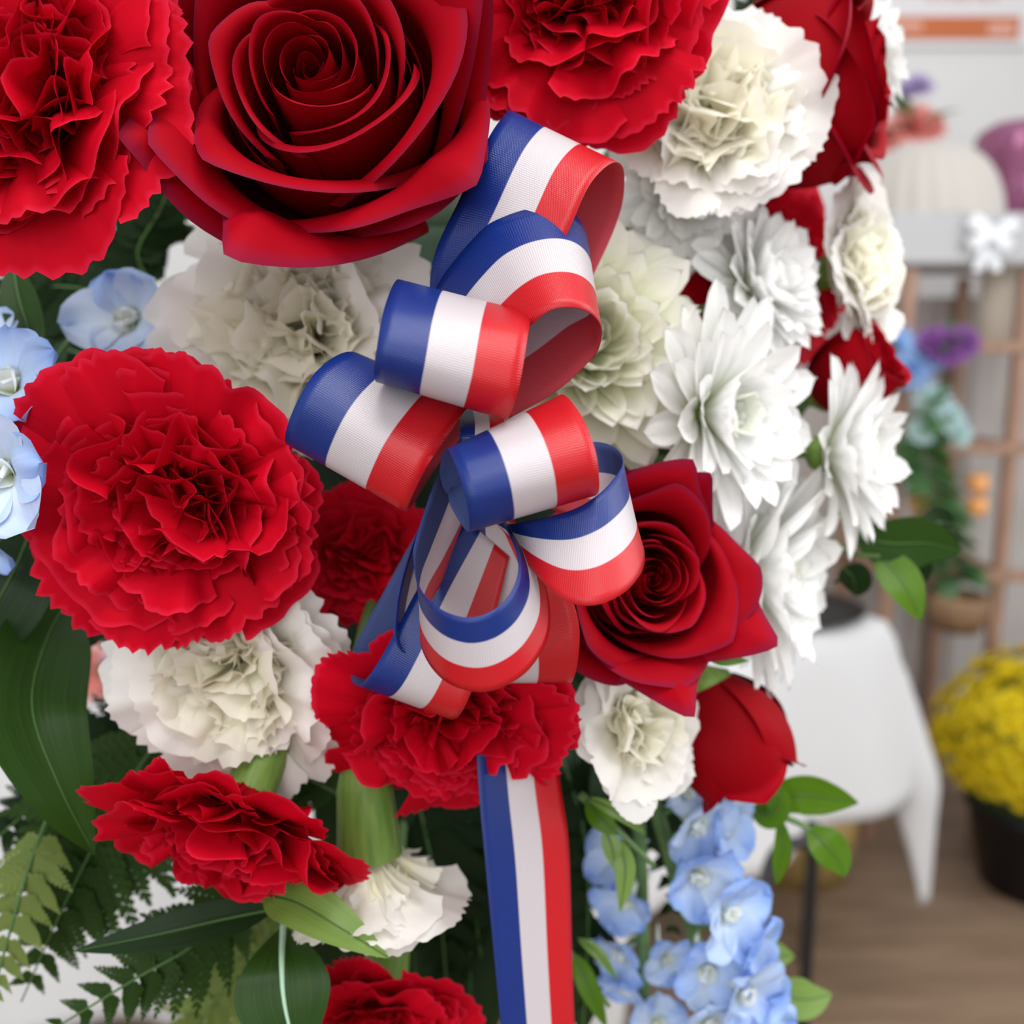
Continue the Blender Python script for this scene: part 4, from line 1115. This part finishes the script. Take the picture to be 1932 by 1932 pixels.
# loose flowers on the rack
rs = np.random.RandomState(5)
def far_bunch(name, label, c, spread, specs, leaves=6, leaf_len=.07, leafm='far_leaf'):
    M = np.eye(4); M[:3, 3] = c
    t = thing(name, M, label, 'flowers')
    for mat, R, off in specs:
        n_ = unit(np.array([off[0] * 3, -1.0, .5 + off[2] * 3]))
        Mf = np.array(Vector(n_).to_track_quat('Z', 'Y').to_matrix().to_4x4()); Mf[:3, 3] = off
        link('flower', far_flower_mesh(rs, R, mat, 16), None, t, Matrix(Mf.tolist()))
    lm = small_leaf_mesh(leaf_len, leaf_len * .22, leafm)
    for i in range(leaves):
        dv = Vector((rs.uniform(-1, 1), rs.uniform(-.6, -.1), rs.uniform(-.5, 1)))
        Mf = np.array(dv.to_track_quat('X', 'Z').to_matrix().to_4x4()); Mf[:3, 3] = (rs.uniform(-.3, .3) * spread, .0, rs.uniform(-.3, .3) * spread)
        link('leaf', lm, None, t, Matrix(Mf.tolist()))
    return t
far_bunch('flower_bunch', 'coral and lilac flowers behind the pleated dome', on_plane(1715, 240, 2.62), .05,
          [('pinkf', .075, (.01, 0, 0)), ('pinkf', .06, (-.06, .0, -.03)), ('pinkf', .05, (.055, .0, .0)), ('lilac', .05, (.02, .01, .10)), ('lilac', .04, (-.01, .01, .09))], 5, .12)
far_bunch('flower_bunch', 'light blue flowers hanging on the left of the shelf rack', on_plane(1695, 675, 2.26), .05,
          [('bluef', .055, (-.01, 0, .03)), ('bluef', .055, (.03, 0, -.03)), ('bluef', .045, (-.04, 0, -.03)), ('bluef', .045, (.07, 0, .0))], 6, .07)
far_bunch('flower_bunch', 'purple flower on the middle shelf', on_plane(1785, 655, 2.24), .04,
          [('purplef', .060, (0, 0, 0)), ('purplef', .045, (.04, 0, .01)), ('purplef', .04, (-.035, .01, .01))], 3, .06)
far_bunch('flower_bunch', 'teal and white flowers above the leafy garland', on_plane(1765, 780, 2.24), .05,
          [('tealf', .05, (-.01, 0, .03)), ('tealf', .045, (.03, 0, -.01)), ('tealf', .04, (-.03, 0, -.04)), ('tealf', .035, (.06, 0, -.05))], 9, .07)
# hanging garland of leaves
gs = [on_plane(1735, 800, 2.25), on_plane(1755, 900, 2.24), on_plane(1785, 1000, 2.24), on_plane(1808, 1095, 2.24)]
M = np.eye(4); M[:3, 3] = gs[0]
gl = thing('leaf_garland', M, 'green leaf garland hanging down the shelf rack', 'garland')
C = spline(gs, 40)
link('stem', tube_mesh('stem', C - gs[0], .002, 6), MT['stem'], gl)
lm = small_leaf_mesh(.075, .021, 'far_leaf')
for i in range(2, 40):
    for sd in (-1, 1):
        dv = Vector((sd * rs.uniform(.5, 1), rs.uniform(-.5, .2), rs.uniform(-.8, .0)))
        Mf = np.array((dv.to_track_quat('X', 'Z').to_matrix() @ Matrix.Rotation(rs.uniform(-.8, .8), 3, 'X')).to_4x4()); Mf[:3, 3] = C[i] - gs[0]
        link('leaf', lm, None, gl, Matrix(Mf.tolist()))
# orange tea lights
for px, py, lab in ((1845, 912, 'orange candle, upper of the two beside the rack post'), (1843, 955, 'orange candle, lower of the two beside the rack post'), (1735, 950, 'orange candle left of the hanging garland')):
    c = on_plane(px, py, 2.27)
    o = link('votive_candle', lathe_mesh('votive_candle', [(.001, -.022), (.020, -.022), (.024, -.01), (.025, .018), (.018, .022), (.001, .02)], 20), MT['orangef'])
    o.location = c; tag(o, lab, 'candle')
# brown basket at the foot of the garland
c = on_plane(1808, 1150, 2.22)
o = link('small_basket', lathe_mesh('small_basket', [(.001, -.05), (.05, -.05), (.072, -.01), (.07, .03), (.062, .04), (.055, .03), (.06, -.005), (.001, -.03)], 26), MT['wicker'])
o.location = c; tag(o, 'small round brown basket below the leafy garland', 'basket')

# poster on the wall
p0 = on_plane(1600, 76, WALL_Y - .01); p1 = on_plane(1925, 76, WALL_Y - .01)
pw = p1[0] - p0[0]
M = np.eye(4); M[:3, 3] = (p0[0], WALL_Y - .012, p0[2])
po = thing('poster', M, 'white poster with orange bar and orange lettering on the wall', 'poster')
b = link('sheet', box_mesh('sheet', (pw + .06, .006, .62), .001), MT['poster'], po); b.location = (pw / 2, 0, .29)
b = link('bar', box_mesh('bar', (pw - .02, .004, .064)), MT['ink'], po); b.location = (pw / 2, -.005, .033)
for x0, x1, z0, z1 in ((.03, .42, .025, .05), (.80, .95, .012, .046)):
    b = link('lettering', box_mesh('lettering', ((x1 - x0) * pw, .003, z1 - z0)), MT['ink_pale'], po); b.location = ((x0 + x1) / 2 * pw, -.007, (z0 + z1) / 2)
for i, (x, w) in enumerate(((.46, .03), (.52, .02), (.565, .015), (.61, .03), (.665, .03), (.72, .02), (.77, .03), (.83, .02))):
    b = link('letter', box_mesh('letter', (w * pw, .003, .05)), MT['ink_pale'], po); b.location = (x * pw, -.005, .135 + .002 * (i % 3))
# pink and blue flowers on the left table
c = floor_at(150, 1340, .755)
far_bunch('flower_bunch', 'pink and blue flowers on the left table seen through the ferns', np.array([c[0], c[1] + .05, .80]), .05,
          [('pinkf', .05, (-.01, 0, .0)), ('pinkf', .05, (.01, .02, -.03)), ('bluef', .045, (.06, 0, .01)), ('pinkf', .04, (-.07, .0, -.02))], 3, .06)
